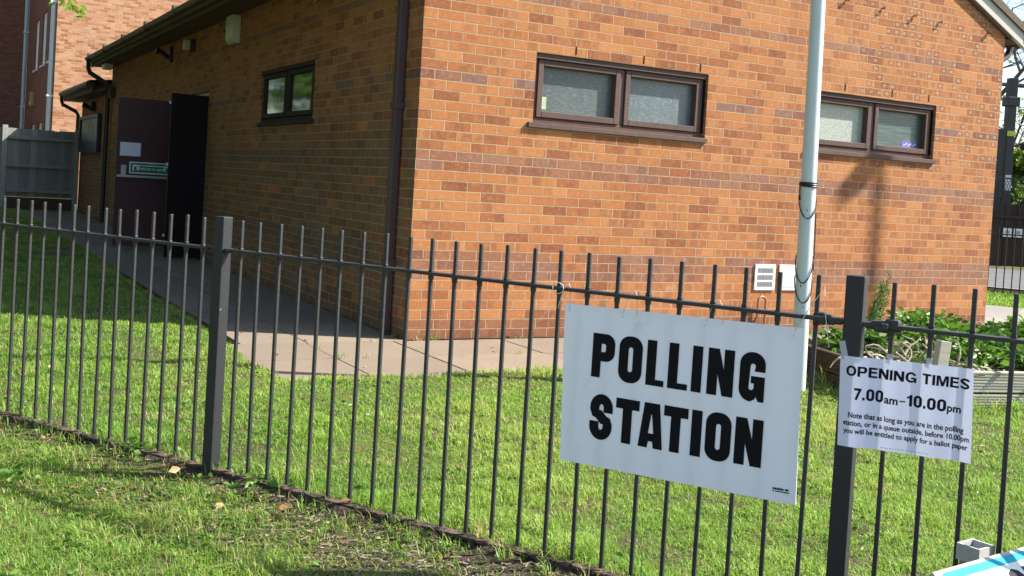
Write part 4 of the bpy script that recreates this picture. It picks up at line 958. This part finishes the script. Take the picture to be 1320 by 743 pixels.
# ------------------------------------------------------------------ grass
def blades(name, x, y, z, h, w, rnd, lean=.5, kindtag='stuff', dirs=None):
    n = len(x); th = rng.uniform(0, 2*np.pi, n) if dirs is None else dirs; fx, fy = np.cos(th), np.sin(th); sx, sy = -fy, fx
    ln = h*lean*np.abs(rng.normal(.6, .45, n)); V = np.empty((n, 5, 3)); b = np.stack([x, y, z-.008], 1); S_ = np.stack([sx, sy, 0*sx], 1)*(w/2)[:, None]; F_ = np.stack([fx, fy, 0*fx], 1)
    tw_ = rng.uniform(-.5, .5, n)[:, None]
    mid = b + F_*(ln*.35)[:, None] + np.array([0, 0, 1])*(h*.62)[:, None]; tip = b + F_*ln[:, None] + np.array([0, 0, 1])*(h*np.clip(1-.25*(ln/h)**2, .3, 1))[:, None]
    V[:, 0] = b-S_; V[:, 1] = b+S_; V[:, 2] = mid+S_*.8+F_*S_.max()*tw_; V[:, 3] = mid-S_*.8; V[:, 4] = tip
    me = bpy.data.meshes.new(name); base = np.arange(n)[:, None]*5
    F = np.concatenate([base+np.array([0, 1, 2, 3]), base+np.array([3, 2, 4])], 1).reshape(-1)
    me.vertices.add(n*5); me.vertices.foreach_set('co', V.reshape(-1)); me.loops.add(n*7); me.loops.foreach_set('vertex_index', F.astype(np.int32))
    ls = np.stack([np.arange(n)*7, np.arange(n)*7+4], 1).reshape(-1); me.polygons.add(n*2); me.polygons.foreach_set('loop_start', ls.astype(np.int32))
    at = me.attributes.new('rnd', 'FLOAT', 'POINT'); at.data.foreach_set('value', np.repeat(np.clip(rnd, 0, 1).astype(np.float32), 5)); me.update(); me.validate()
    return kind(link(name, me, grass_mat), kindtag)
def infov(x, y, z=0, m=.10):
    P = np.stack([x-CAM.x, y-CAM.y, np.full_like(x, z-CAM.z)], 1); d = P@np.array(fwd); u = (P@np.array(rgt))/d*1361.2+631; v = 274-(P@np.array(upv))/d*1361.2
    return (d > .3) & (u > -1320*m) & (u < 1320*(1+m)) & (v < 743*(1+m*2.2)), d
def scatter(n, x0, x1, y0, y1, dref, pw=1.6):
    x = rng.uniform(x0, x1, n); y = rng.uniform(y0, y1, n); ok, d = infov(x, y); keep = ok & (rng.random(n) < np.clip((dref/np.maximum(d, .1))**pw, 0, 1)); return x[keep], y[keep], d[keep]
def lawn_attr(x, y, d, hmul=1.0):
    n1 = vn(x, y, 3.2, 21); n2 = vn(x, y, 13, 22); n3 = vn(x, y, 1.1, 23); n4 = vn(x, y, 5, 24)
    h = (.013 + .026*n1*n2*2 + .011*rng.random(len(x)))*hmul; hue = .10 + .30*n1 + .20*n3 + .18*n2 + rng.normal(0, .12, len(x))
    straw = rng.random(len(x)) < .05 + 1.6*np.clip(n4-.74, 0, 1) + .5*np.clip(n3-.66, 0, 1); hue = np.where(straw, rng.uniform(.8, 1, len(x)), hue)
    return h, hue, .0024+.0011*np.maximum(d-2, 0)*.48
# inside lawn
x, y, d = scatter(3000000, -5, 7, -7.5, 6, 3.6, 1.5); ok = (perp(x, y) > .015) & ~in_path(x, y, -.005)
inpl = ((x-PC.x)*PE.x+(y-PC.y)*PE.y > -.02) & ((x-PC.x)*PB.x+(y-PC.y)*PB.y > -.02) & ((x-PC.x)*PB.x+(y-PC.y)*PB.y < 1.6); ok &= ~inpl & (x < 6.2-.3*y)
patch = vn(x, y, 2.3, 31); ok &= rng.random(len(x)) < np.clip(.15+1.25*vn(x, y, 12, 32)*(.6+.8*vn(x, y, 3.5, 33))+.2*(patch > .4), .12, 1)
x, y, d = x[ok], y[ok], d[ok]; sel = rng.random(len(x)) < min(1, 600000/len(x)); x, y, d = x[sel], y[sel], d[sel]
h, hue, w = lawn_attr(x, y, d); near = np.exp(-((perp(x, y)-.10)/.10)**2); h = h*(1+.7*near*vn(x, y, 5, 40)); edge = in_path(x, y, .10); h = np.where(edge, h*1.25, h); leftc = np.clip((-1.2-x)/1., 0, 1)
hue = np.where(hue < .75, hue*(1-.10*leftc)+.10*(1-leftc), hue); blades('lawn_grass', x, y, gz(x, y), h, w, hue, 1.25)
nlawn = len(x)
# left lawn further back
x, y, d = scatter(220000, -4, -1.2, 5, 18.3, 8, 1.0); ok = ~in_path(x, y, 0); x, y, d = x[ok], y[ok], d[ok]; h, hue, w = lawn_attr(x, y, d); blades('far_lawn_grass', x, y, gz(x, y)*0+.02, h, w*1.2, hue, .8)
# outside the railings
x, y, d = scatter(1500000, -5, 3, -8, 3, 2.8, 1.3); p = perp(x, y); t = tfen(x, y); ok = (p < -.02)
bare = np.clip((t-.25)/.9, 0, 1)*np.exp(-((p+.24+.07*np.sin(t*3))/.20)**2) + .9*np.exp(-((p+.10)/.09)**2)*(vn(x, y, 2.4, 58) > .42) + .9*np.clip(vn(x, y, 3.0, 51)-.66, 0, 1)*2.5 + .5*np.clip(vn(x, y, 8.0, 54)-.6, 0, 1)*2.
bare += 1.3*np.clip((t-1.2)/.5, 0, 1)*np.exp(-((p+.42)/.35)**2) + .8*np.clip((t-.5)/.5, 0, 1)*np.exp(-((p+.26)/.16)**2)*(vn(x, y, 4, 57) > .35)
dens = np.clip(1.0-.95*bare, .08, 1)*np.clip(.35+1.0*vn(x, y, 7, 52)*(.5+vn(x, y, 17, 55)), .1, 1); ok &= rng.random(len(x)) < dens; x, y, d, p = x[ok], y[ok], d[ok], p[ok]
sel = rng.random(len(x)) < min(1, 270000/max(1, len(x))); x, y, d, p = x[sel], y[sel], d[sel], p[sel]
h, hue, w = lawn_attr(x, y, d, 1.25); n5 = vn(x, y, 4, 53); h = h*(.55+1.15*n5); hue = np.where(hue < .75, hue+.05, hue); hue = np.where(rng.random(len(x)) < .09, rng.uniform(.8, 1, len(x)), hue)
blades('verge_grass', x, y, gz(x, y), h, w, hue, 1.5); nverge = len(x)
# tufts under the railings, by the planter, at the wall foot and in the flag joints
def tuft_set(name, pts, hm, wid=.003, lean=1.0, hue0=.3):
    X, Y, Z, H, Q = [], [], [], [], []
    for (px, py, pz, rr, n, hh, hq) in pts:
        for i in range(n):
            a = random.uniform(0, 6.28); q = rr*abs(random.gauss(0, .6)); X.append(px+q*math.cos(a)); Y.append(py+q*math.sin(a)); Z.append(pz); H.append(hh*random.uniform(.5, 1.1)*hm); Q.append(hq+random.gauss(0, .14))
    X, Y, Z, H, Q = map(np.array, (X, Y, Z, H, Q)); return blades(name, X, Y, Z, H, np.full(len(X), wid), Q, lean)
T = []
for i in range(330):
    t = random.uniform(-2.2, 4.5); o_ = random.gauss(-.01, .045); q = fp(t, 0, o_); T.append((q.x, q.y, float(gz(q.x, q.y)), .03, random.randint(5, 18), random.uniform(.03, .10), random.choice((.25, .4, .5, .7, .9))))
tuft_set('railing_tufts', T, 1.0, .0035)
T = []
for i in range(60): q = pp(random.uniform(-.12, 1.6), random.uniform(-.10, -.02), 0) if i < 30 else pp(random.uniform(-.14, -.02), random.uniform(-.05, 1.5), 0); T.append((q.x, q.y, .02, .06, 12, random.uniform(.07, .20), random.choice((.3, .5, .85))))
tuft_set('planter_tufts', T, 1.0, .005, 1.3)
T = []
for (x_, y_, n_) in ((.10, -.03, 16), (.22, -.03, 14), (.95, -.03, 8), (1.7, -.03, 9), (-.06, .10, 12), (-.12, -.09, 9), (-.03, .35, 10), (-.77, -.70, 12), (-.60, -.70, 7), (-.3, -.05, 7), (-.12, -.5, 8), (.55, -.7, 7), (1.0, -.7, 7), (1.55, -1.0, 6), (-.77, -.3, 7)): T.append((x_, y_, .0, .045, n_, random.uniform(.03, .10), random.choice((.3, .5, .85, .9))))
tuft_set('paving_weeds', T, 1.0, .005, 1.4)
# right turf band
xs_ = rng.uniform(0, 1, 26000); ys_ = rng.uniform(-4, 6, 26000); off = 8.75+2.7*xs_; x = RN.x*off+RD.x*ys_; y = RN.y*off+RD.y*ys_; ok, d = infov(x, y); x, y, d = x[ok], y[ok], d[ok]
blades('band_grass', x, y, np.full(len(x), .0), rng.uniform(.03, .06, len(x)), np.full(len(x), .014), rng.normal(.5, .12, len(x)), .7)
# dry stalks lying on the bare soil
t_ = rng.uniform(-2.2, 4.2, 16000); o_ = -np.abs(rng.normal(.22, .20, 16000))-.02; keep = rng.random(16000) < np.clip(.35+.5*t_, .25, 1); t_, o_ = t_[keep], o_[keep]
x = FO.x+FT.x*t_+FN.x*o_; y = FO.y+FT.y*t_+FN.y*o_; hh = rng.uniform(.008, .028, len(x)); blades('dry_grass', x, y, gz(x, y)+.006, hh, np.full(len(x), .0028), rng.choice([.35, .5, .86, .93, 1.0], len(x)), 3.2)
# litter: woodchip and dead stalks on the bare soil, fallen leaves
bm = bmesh.new()
for i in range(2600):
    t = abs(random.gauss(1.6, .9)) if i % 3 else random.uniform(-2, 4); o_ = -abs(random.gauss(.22, .16))-.02; q = fp(t, 0, o_); z = float(gz(q.x, q.y))+random.uniform(.004, .022); a = random.uniform(0, 3.14); L = random.uniform(.008, .035)
    D = Vector((math.cos(a), math.sin(a), random.uniform(-.3, .3))).normalized(); s_ = D.orthogonal().normalized(); bx(bm, (q.x, q.y, z), (L, random.uniform(.002, .006), .0015), (D, s_, D.cross(s_)))
kind(obj('soil_litter', bm, plain('dry_litter', (.20, .155, .115), .9, 0, .8, 25)), 'stuff')
pos, nr, sz, rn = [], [], [], []
for i in range(170):
    if i < 110: q = fp(random.uniform(-1.5, 3.4), 0, -abs(random.gauss(.2, .25))-.03); z = float(gz(q.x, q.y))+.012
    else: q = Vector((random.uniform(-3.2, 2.5), random.uniform(-4, 1.0), 0)); z = .05 if not bool(in_path(q.x, q.y)) else .008
    if perp(q.x, q.y) > 0 and q.x > 1.7: continue
    a = random.uniform(0, 6.28); pos.append((q.x, q.y, z)); nr.append((math.cos(a), math.sin(a), random.uniform(-.1, .3))); sz.append(random.uniform(.02, .05)); rn.append(random.random())
lf = leaf_mesh('fallen_leaves', pos, nr, sz, rn, dry_leaf, .6); lf['kind'] = 'stuff'
# broad weeds in the lawn
pos, nr, sz, rn = [], [], [], []
for (cx, cy, n_) in ((-1.0, -2.95, 9), (-.1, -2.0, 6), (-2.05, -3.25, 12), (-2.4, -2.65, 12), (-1.3, -4.35, 8), (-2.9, -3.0, 8), (-.3, -2.6, 6)):
    for i in range(n_*2):
        a = random.uniform(0, 6.28); pos.append((cx+random.gauss(0, .06), cy+random.gauss(0, .06), .02)); nr.append((math.cos(a), math.sin(a), random.uniform(.2, .8))); sz.append(random.uniform(.025, .06)); rn.append(random.uniform(.3, .9))
for k in range(150):
    if k < 90:
        q = Vector((random.uniform(-3.4, 1.6), random.uniform(-5.4, .2), 0))
        if perp(q.x, q.y) < .05 or bool(in_path(q.x, q.y, .05)) : continue
    else: q = fp(random.uniform(-2, 1.4), 0, -random.uniform(.05, 1.1))
    n_ = random.randint(6, 22); r_ = random.uniform(.03, .10); hu = random.uniform(.1, .8); sz_ = random.uniform(.012, .030)
    for i in range(n_):
        a = random.uniform(0, 6.28); px, py = q.x+random.gauss(0, r_), q.y+random.gauss(0, r_); pos.append((px, py, float(gz(px, py))+random.uniform(.012, .035))); nr.append((math.cos(a), math.sin(a), random.uniform(-.1, .6))); sz.append(sz_*random.uniform(.7, 1.3)); rn.append(min(1, max(0, hu+random.gauss(0, .1))))
wd = leaf_mesh('lawn_weeds', pos, nr, sz, rn, shrub_leaf, .55); wd['kind'] = 'stuff'

# ------------------------------------------------------------------ foreground: low reclined sign and grey post stub
def wray(u, v): return (fwd + rgt*((u-631.07)/1361.2) - upv*((v-273.99)/1361.2))
def hitz(u, v, z): d = wray(u, v); return CAM + d*((z-CAM.z)/d.z)
def hitf(u, v, off): d = wray(u, v); p0 = FO+FN*off; return CAM + d*((p0-CAM).dot(FN)/d.dot(FN))
As = hitf(1202, 738, -.55); Bs = hitz(1320, 705, As.z); ex = (Bs-As).normalized(); rec = R(52)
hz = Vector((ex.y, -ex.x, 0)).normalized(); dnv = (hz*math.sin(rec) - Vector((0, 0, 1))*math.cos(rec)).normalized(); nv = ex.cross(dnv)*-1
if nv.z < 0: nv = -nv
Lw = .52; Lh = (As.z+.04)/math.cos(rec)
cs = thing('low_sign', 'white sign with cyan border leaning back at the lower right', 'sign', (As.x, As.y, -.04))
def sp_(a, b, d=0): return As + ex*a + dnv*b + nv*d
def quadp(pts, th, nm, mat, par):
    return obj(nm, slab(pts, [], lambda u, v, d: sp_(u, v, d-th), th), mat, par)
quadp(rect(0, 0, Lw, Lh), .012, 'panel', plain('sign_edge_grey', (.40, .40, .38), .7, 0, .1, spec=.2), cs)
link('border', curve_mesh('border', [rrect(.004, .008, Lw-.004, Lh-.006, .034), rrect(.021, .027, Lw-.021, Lh-.025, .024)], lambda u, v: sp_(u, v, .0008)), cyan_vinyl, cs)
link('face', curve_mesh('face', [rrect(.0213, .0273, Lw-.0213, Lh-.0253, .0238)], lambda u, v: sp_(u, v, .0008)), plain('white_sign_face', (.66, .74, .72), .6, 0, .03, spec=.2), cs)
LO = {}
me = text_mesh('letter', 'OP', .225, .345, .040, .140, lambda x, y: sp_(x, .180-y, .0018), .03); link('letter', me, ink_navy, cs)
lg = bmesh.new()
for a in (.06, Lw-.06): tube(lg, [sp_(a, .02, -.014), sp_(a, .02, -.014)+Vector((-hz.x*.16, -hz.y*.16, -As.z-.03+.02*math.cos(rec)))], .010, 8)
obj('rear_leg', lg, dark_metal, cs)
zt = hitf(1258, 711, -.085).z
rim = [hitz(u, v, zt) for u, v in ((1233.5, 699.5), (1264, 709.5), (1281.5, 703.5), (1253, 694))]
cc_ = sum(rim, Vector())/4; cc_.z = 0
gx = ((rim[1]-rim[0])+(rim[2]-rim[3])).normalized(); gy = ((rim[3]-rim[0])+(rim[2]-rim[1])); gy = (gy-gx*gy.dot(gx)).normalized()
hx = ((rim[1]-rim[0]).length+(rim[2]-rim[3]).length)/4; hy = ((rim[3]-rim[0]).length+(rim[2]-rim[1]).length)/4
st2 = thing('grey_box_stub', 'grey open topped square plastic post stub against the railing', 'post', (cc_.x, cc_.y, -.03))
def gb(u, v, d): return cc_ + gx*u + gy*v + Vector((0, 0, zt-d))
obj('socket', slab(rect(-hx, -hy, hx, hy), [rect(-hx+.006, -hy+.006, hx-.006, hy-.006)[::-1]], gb, .042), grey_plastic, st2)
GAX = (gx, gy, Vector((0, 0, 1)))
bm = bmesh.new(); bx(bm, cc_ + Vector((0, 0, (zt-.043-.03)/2)), (hx*2-.012, hy*2-.012, zt-.043+.03), GAX, .002); obj('stem', bm, plain('taupe_plastic', (.24, .23, .21), .6), st2)
bm = bmesh.new(); bx(bm, cc_ + gx*(hx-.012)-gy*(hy-.002) + Vector((0, 0, zt-.050)), (.012, .012, .012), GAX, .001); obj('lug', bm, white_plastic, st2)
bm = bmesh.new(); bx(bm, cc_ + gx*(hx+.0005)-gy*.004 + Vector((0, 0, zt-.030)), (.002, .006, .006), GAX); obj('screw', bm, dark_metal, st2)
print('stub', hx, hy, zt, cc_)

# ------------------------------------------------------------------ right background
RA = (RD, RN, Vector((0, 0, 1)))
rr_ = thing('boundary_railing', 'thin black railing beyond the strip of grass at the right', 'fence', rp(11.3, 1.5))
pm = bmesh.new(); bx(pm, (0, 0, .5), (.016, .016, 1.0), RA, .002); pm2 = bpy.data.meshes.new('bar'); pm.to_mesh(pm2); pm.free(); pm2.materials.append(rail_paint)
for i in range(62):
    o = bpy.data.objects.new('bar', pm2); COL.objects.link(o); o.parent = rr_; o.location = RD*(-3.0+.11*i)
for z in (.08, .90): 
    bm = bmesh.new(); bx(bm, rp(11.3, 1.8, z), (7.0, .03, .02), RA); obj('rail', bm, rail_paint, rr_)
TD = Vector((.90, -.43, 0)).normalized(); TN = Vector((.43, .90, 0)).normalized(); TA = (TD, TN, Vector((0, 0, 1))); TO = Vector((18.6, 8.35, 0))
dtf = thing('boarded_fence', 'dark brown boarded fence topped with wire mesh', 'fence', TO)
bm = bmesh.new()
for i in range(-26, 30): bx(bm, TO + TD*(i*.145) + TN*(.012*(i % 2)) + Vector((0, 0, .74)), (.138, .02, 1.42+.0*i), TA, .003)
obj('boards', bm, dark_timber, dtf)
bm = bmesh.new(); bx(bm, TO-TN*.03+Vector((0, 0, 1.16)), (8, .04, .06), TA); obj('rail', bm, dark_timber, dtf)
bm = bmesh.new()
for i in range(-60, 60):
    for s in (-1, 1): a = TO + TD*(i*.07) + Vector((0, 0, 1.46)); tube(bm, [a, a+TD*s*.30+Vector((0, 0, .56))], .005, 4, False)
bx(bm, TO+Vector((0, 0, 2.03)), (8, .03, .035), TA); obj('wire_mesh', bm, dark_metal, dtf)
bm = bmesh.new()
for i in range(4): bx(bm, TO + TD*(.00+.235*i) - TN*.06 + Vector((0, 0, .80)), (.19, .01, .19), TA)
nsm = plain('small_notice_white', (.62, .62, .62), .5)
bm.free()
for i in range(4):
    bm = bmesh.new(); bx(bm, TO + TD*(-.02+.245*i) - TN*.06 + Vector((0, 0, .80)), (.20, .01, .20), TA); s_ = thing('fence_notice', ('first', 'second', 'third', 'fourth')[i] + ' from the left of the small white notices on the boarded fence', 'notice', TO + TD*(-.02+.245*i) - TN*.06 + Vector((0, 0, .70)), 'small white notices on the boarded fence'); obj('plate', bm, nsm, s_)
    bm = bmesh.new(); bx(bm, TO + TD*(-.02+.245*i) - TN*.067 + Vector((0, 0, .81)), (.10, .002, .05+.02*(i % 2)), TA); obj('print', bm, grey_ink, s_)
s_ = thing('fence_sign', 'larger white sign above the small notices on the boarded fence', 'sign', TO+TD*.52-TN*.06+Vector((0, 0, 1.0))); bm = bmesh.new(); bx(bm, TO+TD*.60-TN*.06+Vector((0, 0, 1.17)), (.36, .01, .36), TA); obj('plate', bm, nsm, s_); bm = bmesh.new(); bx(bm, TO+TD*.60-TN*.068+Vector((0, 0, 1.17)), (.22, .002, .10), TA); obj('print', bm, ink, s_)
sp2 = thing('steel_post', 'tall dark steel post with a camera rising over the fence', 'post', tuple(Vector((18.9, 8.6, 0))))
b0 = CAM + Vector((math.sin(R(54.4)), math.cos(R(54.4)), 0))*27.6; b0.z = 0; sp2.location = b0; bm = bmesh.new(); bx(bm, b0+Vector((0, 0, 2.2)), (.19, .19, 4.4), TA, .01); obj('post', bm, dark_metal, sp2); bm = bmesh.new(); bx(bm, b0-TD*.22+Vector((0, 0, 1.6)), (.12, .12, 3.2), TA, .01); obj('side_post', bm, dark_metal, sp2)
bm = bmesh.new(); bx(bm, b0+Vector((0, 0, 3.85)), (.30, .28, .22), TA, .02); obj('clamp', bm, dark_metal, sp2)
bm = bmesh.new(); tube(bm, [b0+TD*.1+Vector((0, 0, 2.80)), b0+TD*.40-TN*.05+Vector((0, 0, 2.92))], .03, 6); obj('camera_arm', bm, dark_metal, sp2)
bm = bmesh.new(); tube(bm, [b0+TD*.28-TN*.15+Vector((0, 0, 2.80)), b0+TD*.52+Vector((0, 0, 2.84))], .085, 10); obj('camera', bm, pipe_black, sp2)
bm = bmesh.new(); bx(bm, b0-TN*.11+Vector((0, 0, 1.95)), (.14, .02, .36), TA); obj('plate', bm, nsm, sp2)
bm = bmesh.new(); bx(bm, b0-TN*.11+Vector((0, 0, 3.10)), (.20, .02, .12), TA); obj('yellow_tag', bm, plain('yellow_green_tag', (.45, .5, .05), .5), sp2)

# ------------------------------------------------------------------ trees
def tree(name, label, base, H, spread, leaves, lsize, mat, depth=5, seed=1, group=None, first=.35, leafz=(0, 1), trunk=.16, tw=.5, gs=.14):
    rs = random.Random(seed); o = thing(name, label, 'tree', base, group); bm = bmesh.new(); tips = []
    def grow(p, d, L, r, k):
        n = 4; pts = [p]; q = Vector(p); dd = Vector(d)
        for i in range(n):
            dd = (dd + Vector((rs.uniform(-1, 1), rs.uniform(-1, 1), rs.uniform(-.4, .6)))*.16).normalized(); q = q + dd*L/n; pts.append(q.copy())
        tube(bm, pts, [r*(1-.5*i/n) for i in range(n+1)], 8 if k == 0 else (5 if k < 3 else 3), k < 2)
        if k >= depth-2: tips.extend(pts[1:])
        if k < depth:
            for j in range(rs.randint(3, 4) if k else 6):
                s = rs.uniform(first if k == 0 else .35, 1); i = min(n-1, int(s*n)); b = pts[i].lerp(pts[i+1], s*n-i)
                ax_ = Vector((rs.uniform(-1, 1), rs.uniform(-1, 1), rs.uniform(-.3, .8))).normalized(); nd = (dd*tw + ax_*spread).normalized(); grow(b, nd, L*rs.uniform(.5, .72), r*.5, k+1)
    grow(Vector(base), Vector((0, 0, 1)), H*.55, trunk, 0)
    obj('trunk', bm, bark, o, True)
    P, D, Z, Q = [], [], [], []
    lo_, hi_ = base[2]+leafz[0]*H, base[2]+leafz[1]*H; tt = [t for t in tips if lo_ <= t.z <= hi_] or tips
    for i in range(leaves):
        t = rs.choice(tt); P.append((t.x+rs.gauss(0, gs), t.y+rs.gauss(0, gs), t.z+rs.gauss(0, gs))); a = rs.uniform(0, 6.28); D.append((math.cos(a), math.sin(a), rs.uniform(-.7, .5))); Z.append(lsize*rs.uniform(.6, 1.3)); Q.append(min(1, max(0, rs.gauss(.5, .22))))
        if gs > .3 and (P[-1][0] > base[0]+4.2): P.pop(); D.pop(); Z.pop(); Q.pop()
    leaf_mesh('crown', P, D, Z, Q, mat, .6, o); return o
tree('bare_tree', 'tall twiggy tree just coming into leaf behind the boarded fence', (22.5, 12.0, 0), 9.5, .9, 700, .14, tree_leaf, 6, 3, leafz=(0, .6), trunk=.15)
tree('bare_tree', 'second twiggy tree further right behind the dark fence', (26.0, 12.2, 0), 10.0, .95, 700, .14, tree_leaf, 6, 8, leafz=(0, .6), trunk=.16)
tree('leafy_tree', 'bright green young tree in leaf close beside the steel post', (20.9, 10.0, 0), 3.7, .95, 5200, .17, tree_leaf, 4, 5, trunk=.08, first=.1)
tree('leafy_tree', 'dense green bush behind the boarded fence mesh', (20.2, 9.6, 0), 2.9, 1.0, 4200, .16, tree_leaf, 4, 6, trunk=.07, first=.1)
for i, (x, y, h, lab) in enumerate(((-8.2, 6.5, 9.5, 'broad green tree across the lawn, reflected in the side window'), (-8.0, 12.5, 10, 'green tree in the middle of the left boundary, opposite the open doors'), (-8.6, 1.0, 9, 'green tree nearest the street on the left boundary'), (-8.4, 19, 10, 'tall green tree by the grey fence on the left boundary'), (-11.5, 4.0, 12, 'green tree in the back row, nearer the street'), (-11.5, 10, 12.5, 'green tree in the back row, opposite the side window'))):
    tree('garden_tree', lab, (x, y, 0), h*1.1, 1.1, 15000, .46, reflect_leaf, 4, 20+i, 'trees along the left boundary', first=.05, trunk=.2, gs=.55)
# leafy branch tip hanging in front of the tall building
bo = CAM + wray(60, -40)*15.5; bt = CAM + wray(98, 14)*15.0
br = thing('leafy_branch', 'yellow green branch tip hanging down before the tall building', 'branch', tuple(bo))
bm = bmesh.new(); tube(bm, [bo+Vector((-2.5, .6, 1.6)), bo+Vector((-.8, .2, .6)), bo, bo.lerp(bt, .6), bt], [.05, .03, .012, .008, .004], 6); obj('twig', bm, bark, br, True)
P = [bo.lerp(bt, k)+Vector((random.gauss(0, .07), random.gauss(0, .05), random.gauss(0, .05))) for k in np.linspace(.35, 1.05, 30)]
lm = leaf_mesh('leaves', P, [(random.uniform(-.6, 1), random.uniform(-.4, .4), random.uniform(-.6, .3)) for _ in P], [random.uniform(.10, .19) for _ in P], [random.uniform(.6, 1) for _ in P], tree_leaf, .55); lm.parent = br; lm.matrix_parent_inverse = Matrix.Translation(-bo)
print('blades', nlawn, nverge)
